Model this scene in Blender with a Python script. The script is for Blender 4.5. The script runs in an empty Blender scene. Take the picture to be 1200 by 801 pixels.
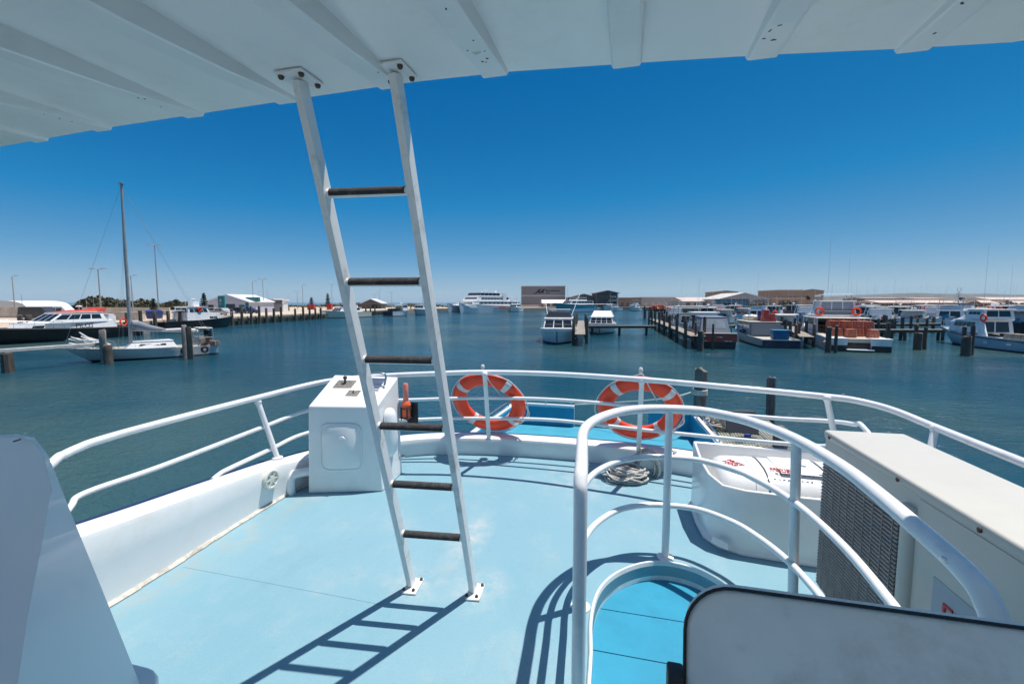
import bpy, math, random
from mathutils import Vector, Matrix, Quaternion
random.seed(7)
R = math.radians
sc = bpy.context.scene
COL = sc.collection
# ------------------------------------------------------------------ camera model
F, CU, CV, EYE = 533.3, 600.0, 400.5, 1.55        # focal length and centre of the 1200x801 photograph
PITCH = math.atan((400.5 - 354.0) / F); YAW = R(14.2)
FW = Vector((-math.sin(YAW)*math.cos(PITCH), math.cos(YAW)*math.cos(PITCH), -math.sin(PITCH)))
RT = Vector((math.cos(YAW), math.sin(YAW), 0)); UPV = RT.cross(FW)
EYEP = Vector((0, 0, EYE))
WZ = -2.65                                         # water level (the deck we stand on is z = 0)
def ray(u, v): return FW + RT*((u-CU)/F) + UPV*((CV-v)/F)
def onZ(u, v, z): d = ray(u, v); return EYEP + d*((z-EYE)/d.z)
def onY(u, v, y): d = ray(u, v); return EYEP + d*(y/d.y)
def onX(u, v, x): d = ray(u, v); return EYEP + d*(x/d.x)
HF = Vector((-math.sin(YAW), math.cos(YAW), 0))
def far(u, dist, h=0.0):                           # bearing of column u, distance dist straight ahead, h above the water
    p = HF*dist + RT*((u-CU)/F*dist); return Vector((p.x, p.y, WZ+h))
def wl(u, v): return onZ(u, v, WZ)                 # a point on the water
def hgt(v, dist): return EYE - WZ - (v-354.0)*dist/F   # height above water of row v at distance dist
# ------------------------------------------------------------------ materials
MATS = {}
def nodes_of(m):
    m.use_nodes = True; nt = m.node_tree; return nt, nt.nodes, nt.links
def mat(name, col, rough=0.5, metal=0.0, var=0.12, scale=6.0, bump=0.0, bscale=60.0, dirt=None, dirt_amt=0.0, dirt_scale=3.0, coat=0.0, coord='Object', stretch=None, spec=0.5):
    if name in MATS: return MATS[name]
    m = bpy.data.materials.new(name); nt, N, L = nodes_of(m)
    b = N['Principled BSDF']; b.inputs['Roughness'].default_value = rough; b.inputs['Metallic'].default_value = metal
    b.inputs['Coat Weight'].default_value = coat; b.inputs['Specular IOR Level'].default_value = spec
    tc = N.new('ShaderNodeTexCoord'); out = tc.outputs[coord]
    if stretch:
        mp = N.new('ShaderNodeMapping'); mp.inputs['Scale'].default_value = stretch; L.new(out, mp.inputs['Vector']); out = mp.outputs['Vector']
    n = N.new('ShaderNodeTexNoise'); n.inputs['Scale'].default_value = scale; n.inputs['Detail'].default_value = 6; n.inputs['Roughness'].default_value = 0.6
    L.new(out, n.inputs['Vector'])
    mx = N.new('ShaderNodeMix'); mx.data_type = 'RGBA'
    c = Vector(col)
    mx.inputs['A'].default_value = (*(c*(1-var)), 1); mx.inputs['B'].default_value = (*[min(1, x) for x in c*(1+var)], 1)
    rp = N.new('ShaderNodeMapRange'); rp.inputs['From Min'].default_value = 0.3; rp.inputs['From Max'].default_value = 0.7
    L.new(n.outputs['Fac'], rp.inputs['Value']); L.new(rp.outputs['Result'], mx.inputs['Factor'])
    cur = mx.outputs['Result']
    if dirt:
        n2 = N.new('ShaderNodeTexNoise'); n2.inputs['Scale'].default_value = dirt_scale; n2.inputs['Detail'].default_value = 9; n2.inputs['Roughness'].default_value = 0.7
        L.new(out, n2.inputs['Vector'])
        r2 = N.new('ShaderNodeMapRange'); r2.inputs['From Min'].default_value = 0.52; r2.inputs['From Max'].default_value = 0.75; r2.inputs['To Max'].default_value = dirt_amt
        L.new(n2.outputs['Fac'], r2.inputs['Value'])
        m2 = N.new('ShaderNodeMix'); m2.data_type = 'RGBA'; m2.inputs['B'].default_value = (*dirt, 1)
        L.new(r2.outputs['Result'], m2.inputs['Factor']); L.new(cur, m2.inputs['A']); cur = m2.outputs['Result']
    L.new(cur, b.inputs['Base Color'])
    if bump:
        n3 = N.new('ShaderNodeTexNoise'); n3.inputs['Scale'].default_value = bscale; n3.inputs['Detail'].default_value = 4
        L.new(out, n3.inputs['Vector'])
        bp = N.new('ShaderNodeBump'); bp.inputs['Strength'].default_value = bump; bp.inputs['Distance'].default_value = 0.01
        L.new(n3.outputs['Fac'], bp.inputs['Height']); L.new(bp.outputs['Normal'], b.inputs['Normal'])
    MATS[name] = m; return m
WHITE = mat('white_gelcoat', (.80, .80, .79), .24, var=.03, scale=2, dirt=(.52, .48, .41), dirt_amt=.34, dirt_scale=2.6, coat=.25, bump=.03, bscale=45)
WHITE2 = mat('white_deck_paint', (.78, .79, .79), .4, var=.03, scale=3, bump=.08, bscale=180, dirt=(.5, .46, .4), dirt_amt=.3, dirt_scale=3)
ROOFW = mat('white_roof_sheet', (.82, .83, .82), .3, var=.03, scale=2, dirt=(.45, .43, .4), dirt_amt=.2, dirt_scale=5)
RAILW = mat('white_rail_paint', (.80, .80, .80), .25, var=.03, scale=9, dirt=(.42, .33, .24), dirt_amt=.32, dirt_scale=7, coat=.15, bump=.05, bscale=70)
BEIGE = mat('old_sealant', (.52, .49, .44), .8, var=.3, scale=25, dirt=(.16, .12, .09), dirt_amt=.9, dirt_scale=9)
RUBBER = mat('black_rubber', (.02, .02, .022), .6, var=.2)
GRIP = mat('worn_grip_tape', (.055, .05, .05), .9, var=.3, scale=60, bump=.5, bscale=500, dirt=(.2, .18, .17), dirt_amt=.5, dirt_scale=30)
STEEL = mat('stainless_steel', (.6, .6, .6), .25, 1.0, var=.1)
BOLT = mat('rusty_bolt', (.1, .07, .055), .6, .4, var=.4, scale=80)
ORANGE = mat('orange_buoy_skin', (.86, .060, .014), .45, var=.08, scale=10, dirt=(.55, .09, .04), dirt_amt=.3, dirt_scale=8, bump=.1, bscale=90)
SILVER = mat('reflective_band', (.62, .64, .64), .35, .1, var=.12, scale=120)
ROPE = mat('weathered_rope', (.62, .58, .53), .9, var=.35, scale=60, bump=.8, bscale=220, dirt=(.22, .18, .15), dirt_amt=.5, dirt_scale=20)
ROPEW = mat('white_rope', (.66, .65, .62), .9, var=.15, scale=60, bump=.6, bscale=250)
LENS = mat('orange_float_plastic', (.75, .12, .04), .35, var=.1)
PINK = mat('faded_pink_plastic', (.72, .22, .17), .4, var=.1)
ACW = mat('cream_enamel', (.56, .535, .48), .38, var=.03, scale=3, dirt=(.42, .38, .32), dirt_amt=.25, dirt_scale=4, bump=.04, bscale=300)
FINM = mat('grey_fin', (.40, .34, .30), .5, .2, var=.2, scale=40, dirt=(.16, .13, .11), dirt_amt=.5, dirt_scale=10)
DARK = mat('dark_void', (.012, .012, .014), .7, var=.2)
NAVY = mat('navy_paint', (.012, .03, .09), .35, var=.15)
RED = mat('red_paint', (.55, .03, .02), .5, var=.1)
STICK = mat('sticker_grey', (.38, .42, .47), .5, var=.05)
VINYL = mat('grey_vinyl', (.82, .78, .72), .40, var=.08, scale=3, bump=.12, bscale=420, dirt=(.46, .36, .29), dirt_amt=.8, dirt_scale=2.6, spec=.4)
PIPING = mat('black_piping', (.012, .012, .014), .5, var=.1)
AFTBLUE = mat('bright_blue_deck_paint', (.020, .26, .41), .5, var=.10, scale=3, bump=.15, bscale=150, dirt=(.012, .19, .31), dirt_amt=.5, dirt_scale=5)
AFT2 = mat('aft_blue_deck_paint', (.055, .33, .45), .5, var=.10, scale=3, bump=.15, bscale=150, dirt=(.10, .30, .38), dirt_amt=.5, dirt_scale=3)
LADW = mat('scuffed_ladder_paint', (.80, .80, .79), .3, var=.04, scale=6, dirt=(.22, .18, .14), dirt_amt=.75, dirt_scale=6, coat=.1)
LOUVRE = mat('yellowed_plastic', (.68, .67, .60), .4, var=.1)

def deck_material():
    m = bpy.data.materials.new('light_blue_deck_paint'); nt, N, L = nodes_of(m); b = N['Principled BSDF']
    tc = N.new('ShaderNodeTexCoord')
    def noise(s, d=6, r=.6, st=None):
        n = N.new('ShaderNodeTexNoise'); n.inputs['Scale'].default_value = s; n.inputs['Detail'].default_value = d; n.inputs['Roughness'].default_value = r
        src = tc.outputs['Object']
        if st: mp = N.new('ShaderNodeMapping'); mp.inputs['Scale'].default_value = st; L.new(src, mp.inputs['Vector']); src = mp.outputs['Vector']
        L.new(src, n.inputs['Vector']); return n.outputs['Fac']
    def rng(x, a, c, lo=0., hi=1.):
        r = N.new('ShaderNodeMapRange'); r.inputs['From Min'].default_value = a; r.inputs['From Max'].default_value = c
        r.inputs['To Min'].default_value = lo; r.inputs['To Max'].default_value = hi; L.new(x, r.inputs['Value']); return r.outputs['Result']
    def mix(f, a, c):
        x = N.new('ShaderNodeMix'); x.data_type = 'RGBA'; L.new(f, x.inputs['Factor'])
        for s, k in ((a, 'A'), (c, 'B')):
            if isinstance(s, tuple): x.inputs[k].default_value = (*s, 1)
            else: L.new(s, x.inputs[k])
        return x.outputs['Result']
    c = mix(rng(noise(1.1), .35, .7), (.185, .355, .43), (.225, .385, .455))
    c = mix(rng(noise(5.0, 8, .7, (1, .4, 1)), .5, .75, 0, .45), c, (.27, .42, .47))
    c = mix(rng(noise(2.2, 10, .72), .53, .76, 0, .6), c, (.36, .43, .44)); c = mix(rng(noise(1.7, 10, .75, (1, .6, 1)), .55, .78, 0, .5), c, (.16, .26, .30)); c = mix(rng(noise(4.2, 9, .78), .60, .76, 0, .55), c, (.36, .35, .31))      # worn, chalky patches
    c = mix(rng(noise(14, 6, .8), .60, .72, 0, .6), c, (.115, .27, .35))
    c = mix(rng(noise(110, 3, .8), .46, .72, 0, .30), c, (.11, .25, .33)); c = mix(rng(noise(75, 2, .7), .60, .74, 0, .35), c, (.36, .46, .48))
    def spot(x, y, r0, r1, sx=1., sy=1.):               # foot-worn places (by the ladder, the stairwell); the pale stern spot is painted lens flare
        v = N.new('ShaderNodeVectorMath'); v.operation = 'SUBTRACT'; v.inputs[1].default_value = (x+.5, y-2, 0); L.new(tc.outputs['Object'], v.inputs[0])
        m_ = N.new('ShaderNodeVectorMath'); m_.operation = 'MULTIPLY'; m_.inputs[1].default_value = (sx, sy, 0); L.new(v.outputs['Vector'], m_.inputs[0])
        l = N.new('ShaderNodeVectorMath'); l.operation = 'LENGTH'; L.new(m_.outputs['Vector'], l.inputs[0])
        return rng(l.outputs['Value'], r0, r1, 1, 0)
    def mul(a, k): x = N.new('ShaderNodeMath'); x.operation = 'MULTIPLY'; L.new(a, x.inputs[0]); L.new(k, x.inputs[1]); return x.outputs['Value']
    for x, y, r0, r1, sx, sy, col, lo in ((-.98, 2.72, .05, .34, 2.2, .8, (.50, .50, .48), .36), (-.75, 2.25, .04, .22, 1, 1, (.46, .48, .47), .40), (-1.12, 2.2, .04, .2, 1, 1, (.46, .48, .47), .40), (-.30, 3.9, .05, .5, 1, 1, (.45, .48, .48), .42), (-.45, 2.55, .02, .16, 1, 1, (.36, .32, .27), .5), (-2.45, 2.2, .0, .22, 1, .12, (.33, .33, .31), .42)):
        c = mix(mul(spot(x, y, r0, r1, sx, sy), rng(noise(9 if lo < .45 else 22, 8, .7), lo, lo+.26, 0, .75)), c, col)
    L.new(c, b.inputs['Base Color']); b.inputs['Roughness'].default_value = .55
    bp = N.new('ShaderNodeBump'); bp.inputs['Strength'].default_value = .25; bp.inputs['Distance'].default_value = .004
    L.new(noise(260, 3), bp.inputs['Height']); L.new(bp.outputs['Normal'], b.inputs['Normal'])
    return m
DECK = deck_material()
# ------------------------------------------------------------------ mesh builder
class MB:
    def __init__(s): s.v = []; s.f = []; s.m = []; s.sm = []
    def add(s, vs, fs, m=0, smooth=False):
        o = len(s.v); s.v += [Vector(x) for x in vs]
        for f in fs: s.f.append([i+o for i in f]); s.m.append(m); s.sm.append(smooth)
        return s
    def box(s, a, b, m=0, rz=0, piv=None):
        x0, y0, z0 = a; x1, y1, z1 = b
        vs = [Vector(p) for p in ((x0,y0,z0),(x1,y0,z0),(x1,y1,z0),(x0,y1,z0),(x0,y0,z1),(x1,y0,z1),(x1,y1,z1),(x0,y1,z1))]
        if rz:
            c = Vector(piv) if piv else Vector(((x0+x1)/2, (y0+y1)/2, 0)); M = Matrix.Rotation(rz, 3, 'Z'); vs = [M @ (p-c) + c for p in vs]
        return s.add(vs, [(0,3,2,1),(4,5,6,7),(0,1,5,4),(1,2,6,5),(2,3,7,6),(3,0,4,7)], m)
    def hexa(s, bot, top, m=0, smooth=False):          # two matching loops, bottom and top, capped
        n = len(bot); vs = list(bot)+list(top)
        fs = [tuple(range(n-1, -1, -1)), tuple(range(n, 2*n))] + [(i, (i+1) % n, n+(i+1) % n, n+i) for i in range(n)]
        return s.add(vs, fs, m, smooth)
    def prism(s, poly, off, m=0):
        off = Vector(off); return s.hexa([Vector(p) for p in poly], [Vector(p)+off for p in poly], m)
    def bar(s, p, q, w, h, m=0, up=(0,0,1)):            # rectangular bar from p to q
        p = Vector(p); q = Vector(q); d = (q-p).normalized(); u = Vector(up)
        a = d.cross(u); a = a.normalized() if a.length > 1e-4 else Vector((1,0,0)); c = a.cross(d).normalized()
        k = [a*w/2+c*h/2, -a*w/2+c*h/2, -a*w/2-c*h/2, a*w/2-c*h/2]
        return s.hexa([p+x for x in k], [q+x for x in k], m)
    def tube(s, pts, r, n=10, m=0, closed=False, caps=True, r2=None):
        pts = [Vector(p) for p in pts]; N = len(pts); rings = []
        prev = None
        for i, p in enumerate(pts):
            a = pts[(i-1) % N] if (closed or i) else p; b = pts[(i+1) % N] if (closed or i < N-1) else p
            t = (b-a).normalized()
            if prev is None:
                u = Vector((0,0,1)) if abs(t.z) < .9 else Vector((1,0,0)); x = t.cross(u).normalized()
            else:
                x = prev - t*prev.dot(t); x = x.normalized() if x.length > 1e-6 else t.orthogonal().normalized()
            prev = x; y = t.cross(x)
            rr = r if r2 is None else r+(r2-r)*i/max(1, N-1)
            rings.append([p + x*rr*math.cos(2*math.pi*k/n) + y*rr*math.sin(2*math.pi*k/n) for k in range(n)])
        o = len(s.v); s.v += [q for g in rings for q in g]
        for i in range(N if closed else N-1):
            j = (i+1) % N
            for k in range(n): s.f.append([o+i*n+k, o+i*n+(k+1) % n, o+j*n+(k+1) % n, o+j*n+k]); s.m.append(m); s.sm.append(True)
        if caps and not closed:
            s.f.append([o+k for k in range(n-1, -1, -1)]); s.f.append([o+(N-1)*n+k for k in range(n)]); s.m += [m, m]; s.sm += [False, False]
        return s
    def lathe(s, prof, n=20, m=0, M=None, smooth=True):  # prof = [(r, z)], about local z
        o = len(s.v); M = M or Matrix.Identity(4)
        for r, z in prof:
            for k in range(n): a = 2*math.pi*k/n; s.v.append(M @ Vector((r*math.cos(a), r*math.sin(a), z)))
        for i in range(len(prof)-1):
            for k in range(n): s.f.append([o+i*n+k, o+i*n+(k+1) % n, o+(i+1)*n+(k+1) % n, o+(i+1)*n+k]); s.m.append(m); s.sm.append(smooth)
        s.f.append([o+k for k in range(n-1, -1, -1)]); s.f.append([o+(len(prof)-1)*n+k for k in range(n)]); s.m += [m, m]; s.sm += [False, False]
        return s
    def ball(s, c, r, n=12, m=0):
        c = Vector(c); r = Vector(r) if not isinstance(r, (int, float)) else Vector((r, r, r))
        prof = [(max(1e-4, math.sin(math.pi*i/n)), -math.cos(math.pi*i/n)) for i in range(n+1)]
        return s.lathe(prof, n+4, m, Matrix.Translation(c) @ Matrix.Diagonal((*r, 1)))
    def loft(s, rings, m=0, smooth=True, closed=True, caps=(True, True)):
        n = len(rings[0]); o = len(s.v); s.v += [Vector(p) for g in rings for p in g]
        for i in range(len(rings)-1):
            for k in range(n if closed else n-1):
                s.f.append([o+i*n+k, o+i*n+(k+1) % n, o+(i+1)*n+(k+1) % n, o+(i+1)*n+k]); s.m.append(m); s.sm.append(smooth)
        if caps[0]: s.f.append([o+k for k in range(n-1, -1, -1)]); s.m.append(m); s.sm.append(False)
        if caps[1]: s.f.append([o+(len(rings)-1)*n+k for k in range(n)]); s.m.append(m); s.sm.append(False)
        return s
    def build(s, name, mats, parent=None, world=False, bevel=0, segs=2, sharp=35, sub=0):
        me = bpy.data.meshes.new(name)
        off = parent_loc(parent) if (world and parent) else Vector((0,0,0))
        me.from_pydata([tuple(v-off) for v in s.v], [], s.f)
        for x in (mats if isinstance(mats, (list, tuple)) else [mats]): me.materials.append(x)
        for p, mi, sm in zip(me.polygons, s.m, s.sm): p.material_index = mi; p.use_smooth = sm
        me.validate(); me.update()
        if not bevel and any(s.sm): me.set_sharp_from_angle(angle=R(42))
        o = bpy.data.objects.new(name, me); COL.objects.link(o)
        if parent: o.parent = parent
        if bevel:
            bv = o.modifiers.new('bevel', 'BEVEL'); bv.width = bevel; bv.segments = segs; bv.limit_method = 'ANGLE'; bv.angle_limit = R(sharp)
            for p in me.polygons: p.use_smooth = True
            wn = o.modifiers.new('wn', 'WEIGHTED_NORMAL'); wn.keep_sharp = False
        if sub:
            sb = o.modifiers.new('sub', 'SUBSURF'); sb.levels = sub; sb.render_levels = sub
        return o
def parent_loc(p):
    v = Vector((0,0,0))
    while p: v += p.location; p = p.parent
    return v
def tag(o, label=None, cat=None, group=None, kind=None):
    if label: o['label'] = label
    if cat: o['category'] = cat
    if group: o['group'] = group
    if kind: o['kind'] = kind
    return o
def thing(name, label, cat, loc=(0,0,0), rz=0, group=None):
    o = bpy.data.objects.new(name, None); COL.objects.link(o); o.location = loc; o.rotation_euler = (0, 0, rz); o.empty_display_size = .2
    return tag(o, label, cat, group)
def dup(root, loc, rz=None, label=None, group=None, scale=None):
    def cp(o, par):
        c = o.copy(); COL.objects.link(c)
        if par: c.parent = par
        for ch in [x for x in COL.objects if x.parent == o]: cp(ch, c)
        return c
    r = cp(root, None); r.location = loc
    if rz is not None: r.rotation_euler = (0, 0, rz)
    if scale: r.scale = scale
    if label: r['label'] = label
    if group: r['group'] = group
    return r
def spline(pts, n=8, closed=False):                     # Catmull-Rom through points
    P = [Vector(p) for p in pts]; N = len(P); out = []
    rng = range(N) if closed else range(N-1)
    for i in rng:
        p0 = P[(i-1) % N] if (closed or i > 0) else P[0]*2-P[1]; p1 = P[i]; p2 = P[(i+1) % N]
        p3 = P[(i+2) % N] if (closed or i < N-2) else P[-1]*2-P[-2]
        for k in range(n):
            t = k/n; out.append(.5*((2*p1) + (p2-p0)*t + (2*p0-5*p1+4*p2-p3)*t*t + (3*p1-p0-3*p2+p3)*t**3))
    if not closed: out.append(P[-1])
    return out
def text_mesh(txt, size, name, m, parent, M, ext=.002, shear=0.):   # lettering as a real thin mesh
    cu = bpy.data.curves.new(name, 'FONT'); cu.body = txt; cu.size = size; cu.extrude = ext; cu.align_x = 'CENTER'; cu.align_y = 'CENTER'; cu.shear = shear; cu.resolution_u = 2
    t = bpy.data.objects.new('tmp_text', cu); COL.objects.link(t); bpy.context.view_layer.update()
    me = bpy.data.meshes.new_from_object(t.evaluated_get(bpy.context.evaluated_depsgraph_get()))
    bpy.data.objects.remove(t); bpy.data.curves.remove(cu); me.name = name; me.materials.clear(); me.materials.append(m)
    o = bpy.data.objects.new(name, me); COL.objects.link(o)
    if parent: o.parent = parent
    o.matrix_local = M; return o
def frame_mat(o, x, y):                                 # matrix with local x and y axes and origin
    x = Vector(x).normalized(); z = x.cross(Vector(y)).normalized(); y = z.cross(x)
    return Matrix(((x.x, y.x, z.x, o[0]), (x.y, y.y, z.y, o[1]), (x.z, y.z, z.z, o[2]), (0, 0, 0, 1)))
# ================================================================== OUR BOAT
boat = thing('tour_boat', 'white tour boat with light blue upper deck and low white bulwark that carries the camera', 'boat', (-.5, 2, 0))
# inner edge of the upper deck (plan), from the port side round the stern to starboard
inner = spline([(x, y, 0) for x, y in [(-2.50, -2.2), (-2.50, 0), (-2.54, 1.6), (-2.60, 2.4), (-2.62, 3.1), (-2.45, 3.75), (-1.95, 4.17), (-1.3, 4.33), (-.6, 4.37), (.1, 4.33), (.75, 4.17), (1.3, 3.8), (1.58, 3.1), (1.6, 2.4), (1.54, 1.2), (1.5, 0), (1.5, -2.2)]], 6)

ZC0 = 2.32
def bul_h(p): return .185 + max(0, min(1, (3.9-p.y)/.9))*.085 + max(0, 3.1-p.y)*.107
def outw(L, i):
    a = L[max(0, i-1)]; b = L[min(len(L)-1, i+1)]; t = (b-a).normalized(); return Vector((-t.y, t.x, 0))
NRM = [outw(inner, i) for i in range(len(inner))]
# bulwark: moulded section swept round the stern
mb = MB(); rings = []
for p, n in zip(inner, NRM):
    h = bul_h(p); w = .17
    sec = [(-.0, -.02), (.004, .03), (-.012, h*.55), (-.014, h-.045), (-.004, h-.015), (.03, h), (w-.03, h), (w, h-.03), (w+.012, h-.2), (w+.02, -.45), (w-.03, -.45), (.05, -.04)]
    rings.append([p + n*a + Vector((0, 0, z)) for a, z in sec])
mb.loft(rings); mb.build('bulwark', WHITE, boat, world=True)
mb = MB(); mb.tube([p + n*.215 + Vector((0, 0, bul_h(p)-.035)) for p, n in zip(inner, NRM)], .022, 8)
mb.build('rubbing_strake', NAVY, boat, world=True)
mb = MB()                                               # perished sealant along the foot of the bulwark
for k in range(6, 34):
    mb.loft([[inner[i] - NRM[i]*(.014+.010*random.random()) + Vector((0, 0, .005)), inner[i] - NRM[i]*.008 + Vector((0, 0, .016)), inner[i] + NRM[i]*.01 + Vector((0, 0, .024)), inner[i] + Vector((0, 0, .004))] for i in (k, k+1)], closed=True)
mb.build('deck_edge_sealant', BEIGE, boat, world=True)
# upper deck with the stairwell cut out
well = spline([(x, y, 0) for x, y in [(-.115, 1.9), (-.131, 2.13), (-.11, 2.34), (-.04, 2.50), (.078, 2.63), (.21, 2.70), (.34, 2.70), (.46, 2.64), (.57, 2.51), (.65, 2.33), (.675, 2.1), (.675, 1.9)]], 5)
well = [Vector((-.085, -.6, 0)), Vector((-.09, .6, 0)), Vector((-.095, 1.3, 0))] + well + [Vector((.675, 1.3, 0)), Vector((.675, -.6, 0))]
import bmesh
bm = bmesh.new()
def loop_edges(L):
    vs = [bm.verts.new(p) for p in L]
    return [bm.edges.new((vs[i], vs[(i+1) % len(vs)])) for i in range(len(vs))]
es = loop_edges([p + n*.02 for p, n in zip(inner, NRM)]) + loop_edges(well)
bmesh.ops.triangle_fill(bm, edges=es, use_beauty=True, use_dissolve=False)
for f in bm.faces:
    if f.normal.z < 0: f.normal_flip()
me = bpy.data.meshes.new('upper_deck'); off = parent_loc(boat)
bmesh.ops.translate(bm, verts=bm.verts, vec=-off); ex = bmesh.ops.extrude_face_region(bm, geom=bm.faces[:])
bmesh.ops.translate(bm, verts=[g for g in ex['geom'] if isinstance(g, bmesh.types.BMVert)], vec=(0, 0, -.06))
bmesh.ops.recalc_face_normals(bm, faces=bm.faces); bm.to_mesh(me); bm.free(); me.materials.append(DECK)
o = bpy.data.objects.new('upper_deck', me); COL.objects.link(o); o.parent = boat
mb = MB(); mb.bar((-2.5, 2.0, .0008), (-1.2, 1.985, .0008), .0016, .0010); mb.build('deck_seam', mat('seam_line_blue', (.20, .34, .40), .7), boat, world=True)  # deck joint as a thin line, slightly darker blue than the deck
# raised coaming round the stairwell and the bright blue treads inside
wn = [outw(well, i) for i in range(len(well))]
mb = MB(); mb.loft([[p + n*.02 + Vector((0,0,.001)), p + n*.016 + Vector((0,0,.022)), p + n*.012 + Vector((0,0,.026)), p + n*.002 + Vector((0,0,.026)), p + Vector((0,0,.022)), p + n*.003 + Vector((0,0,-.12)), p + n*.02 + Vector((0,0,-.12))] for p, n in zip(well, wn)])
mb.build('stairwell_coaming', RAILW, boat, world=True)
ins = [p + n*.004 for p, n in zip(well, wn)]
def clip(y0, y1):                                      # the slice of the well between two y values
    L = [p for p in ins if y0 < p.y < y1]
    def x_at(side, y):
        S = ins[:len(ins)//2+1] if side == 0 else ins[len(ins)//2:]
        for a, b in zip(S, S[1:]):
            if (a.y-y)*(b.y-y) <= 0 and abs(a.y-b.y) > 1e-6: return a.x + (b.x-a.x)*(y-a.y)/(b.y-a.y)
        return S[0].x if side == 0 else S[-1].x
    out = [Vector((x_at(0, y0), y0, 0))] + L
    if y1 < 2.69: 
        k = len([p for p in L if p.x < .27]); out = [Vector((x_at(0, y0), y0, 0))] + [p for p in L if p.x < .27] + [Vector((x_at(0, y1), y1, 0)), Vector((x_at(1, y1), y1, 0))] + [p for p in L if p.x >= .27]
    return out + [Vector((x_at(1, y0), y0, 0))]
for y0, y1 in ((2.364, 2.8), (2.058, 2.358), (1.6, 2.052), (.9, 1.594)):
    mb = MB(); mb.prism([p + Vector((0, 0, -.125)) for p in clip(y0, y1)], (0, 0, .035)); mb.build('stair_board', AFTBLUE, boat, world=True)
mb = MB(); mb.box((-.1, -.6, -.4), (.67, .895, -.3)); mb.build('stair_tread', AFTBLUE, boat, world=True)
# round vent in the port bulwark and the overflow pipe beside the console
c = onX(317, 561, -2.60)
M = frame_mat(c, (0, 1, .0), (0, 0, 1)); mb = MB()
mb.lathe([(.074, -.01), (.076, .012), (.068, .02), (.058, .02), (.055, .008), (.03, .006), (.028, .016), (.018, .018), (.001, .018)], 24, 0, M)
for k in range(6):
    a = k*math.pi/3; mb.bar(M @ Vector((.018*math.cos(a), .018*math.sin(a), .013)), M @ Vector((.058*math.cos(a), .058*math.sin(a), .013)), .01, .008)
mb.build('round_vent', LOUVRE, boat, world=True)
mb = MB(); mb.tube(spline([(-2.62, 3.03, .0), (-2.62, 3.03, .11), (-2.605, 3.045, .15), (-2.56, 3.08, .163), (-2.46, 3.16, .165)], 5), .036, 14); mb.build('overflow_pipe', WHITE, boat, world=True)
# lower aft deck, transom, deckhouse and hull
CX = -.6
def outl(z_in):                                        # main-deck outline, port then starboard
    return [(-2.25, -2.2), (-2.32, 3), (-2.28, 6), (-2.2, 8.5), (-2.05, 10.85)]
def sweep(side, sec):
    rings = []
    for hx, y in outl(0):
        x = CX + side*abs(hx); rings.append([Vector((x + side*a, y, z)) for a, z in sec])
    return rings
mb = MB()
for s in (-1, 1): mb.loft(sweep(s, [(.0, -1.0), (-.012, -.965), (-.0, -.95), (.10, -.95), (.13, -.985), (.10, -1.06), (.02, -1.06)]), smooth=False)
mb.box((CX-2.06, 10.86, -1.0), (-1.2, 11.0, -.95)); mb.box((.52, 10.86, -1.0), (CX+2.06, 11.0, -.95))
mb.build('gunwale', WHITE, boat, world=True, bevel=.01)
mb = MB()
for s in (-1, 1): mb.loft(sweep(s, [(-.02, -1.47), (-.02, -1.0), (.03, -1.0), (.03, -1.47)]), smooth=False)
mb.box((CX-2.04, 10.83, -1.47), (-1.2, 10.86, -1.0)); mb.box((.52, 10.83, -1.47), (CX+2.04, 10.86, -1.0))
mb.build('aft_bulwark_lining', AFTBLUE, boat, world=True)
mb = MB(); mb.prism([(CX-2.06-.2*(10.9-y)/6.6, y, -1.52) for y in (4.1, 10.9)] + [(CX+2.06+.2*(10.9-y)/6.6, y, -1.52) for y in (10.9, 4.1)], (0, 0, .06)); mb.build('aft_deck', AFT2, boat, world=True)
mb = MB()
for s in (-1, 1): mb.loft(sweep(s, [(.06, -1.06), (.10, -1.0), (.13, -1.3), (.0, -2.5), (-.25, -3.1), (-.6, -3.2), (-.6, -3.1), (-.1, -2.3), (.05, -1.5)]))
mb.box((CX-2.1, 10.87, -3.0), (-1.2, 10.98, -1.001)); mb.box((.52, 10.87, -3.0), (CX+2.1, 10.98, -1.001)); mb.box((-1.2, 10.88, -3.0), (.52, 10.97, -1.5))
mb.build('hull', WHITE, boat, world=True)
mb = MB(); mb.hexa([p*1 + Vector((0,0,-1.46)) - n*.1 for p, n in zip(inner, NRM)], [p + Vector((0,0,-.07)) - n*.05 for p, n in zip(inner, NRM)]); 
mb.f = mb.f[2:]; mb.m = mb.m[2:]; mb.sm = mb.sm[2:]
mb.build('deckhouse_wall', WHITE, boat, world=True)
mb = MB(); mb.tube(spline([(-1.25, 10.9, -.94), (-1.3, 10.9, -.86), (-1.5, 10.9, -.84), (-2.3, 10.9, -.84), (-2.5, 10.9, -.94)], 5), .016, 8); mb.tube([(-1.9, 10.9, -.95), (-1.9, 10.9, -.84)], .014, 8); mb.build('grab_rail', STEEL, boat, world=True)
for s in (-1, 1):
    mb = MB(); mb.tube(spline([(CX+s*2.24, 8.6, -.94), (CX+s*2.24, 8.65, -.84), (CX+s*2.2, 9.2, -.82), (CX+s*2.13, 10.3, -.82), (CX+s*2.12, 10.4, -.94)], 5), .016, 8); mb.build('grab_rail', STEEL, boat, world=True)
mb = MB(); mb.prism([(-2.9, -2.15, -.04), (-2.75, -5.5, .05), (-1.6, -8.2, .12), (-.5, -9.4, .16), (.6, -8.2, .12), (1.75, -5.5, .05), (1.9, -2.15, -.04)], (0, 0, .05)); mb.build('bounce_foredeck', mat('cream_bounce_paint', (.74, .71, .65), .6, var=.05), boat, world=True)  # added out of view behind the camera to bounce warm sunlight under the canopy
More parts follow.
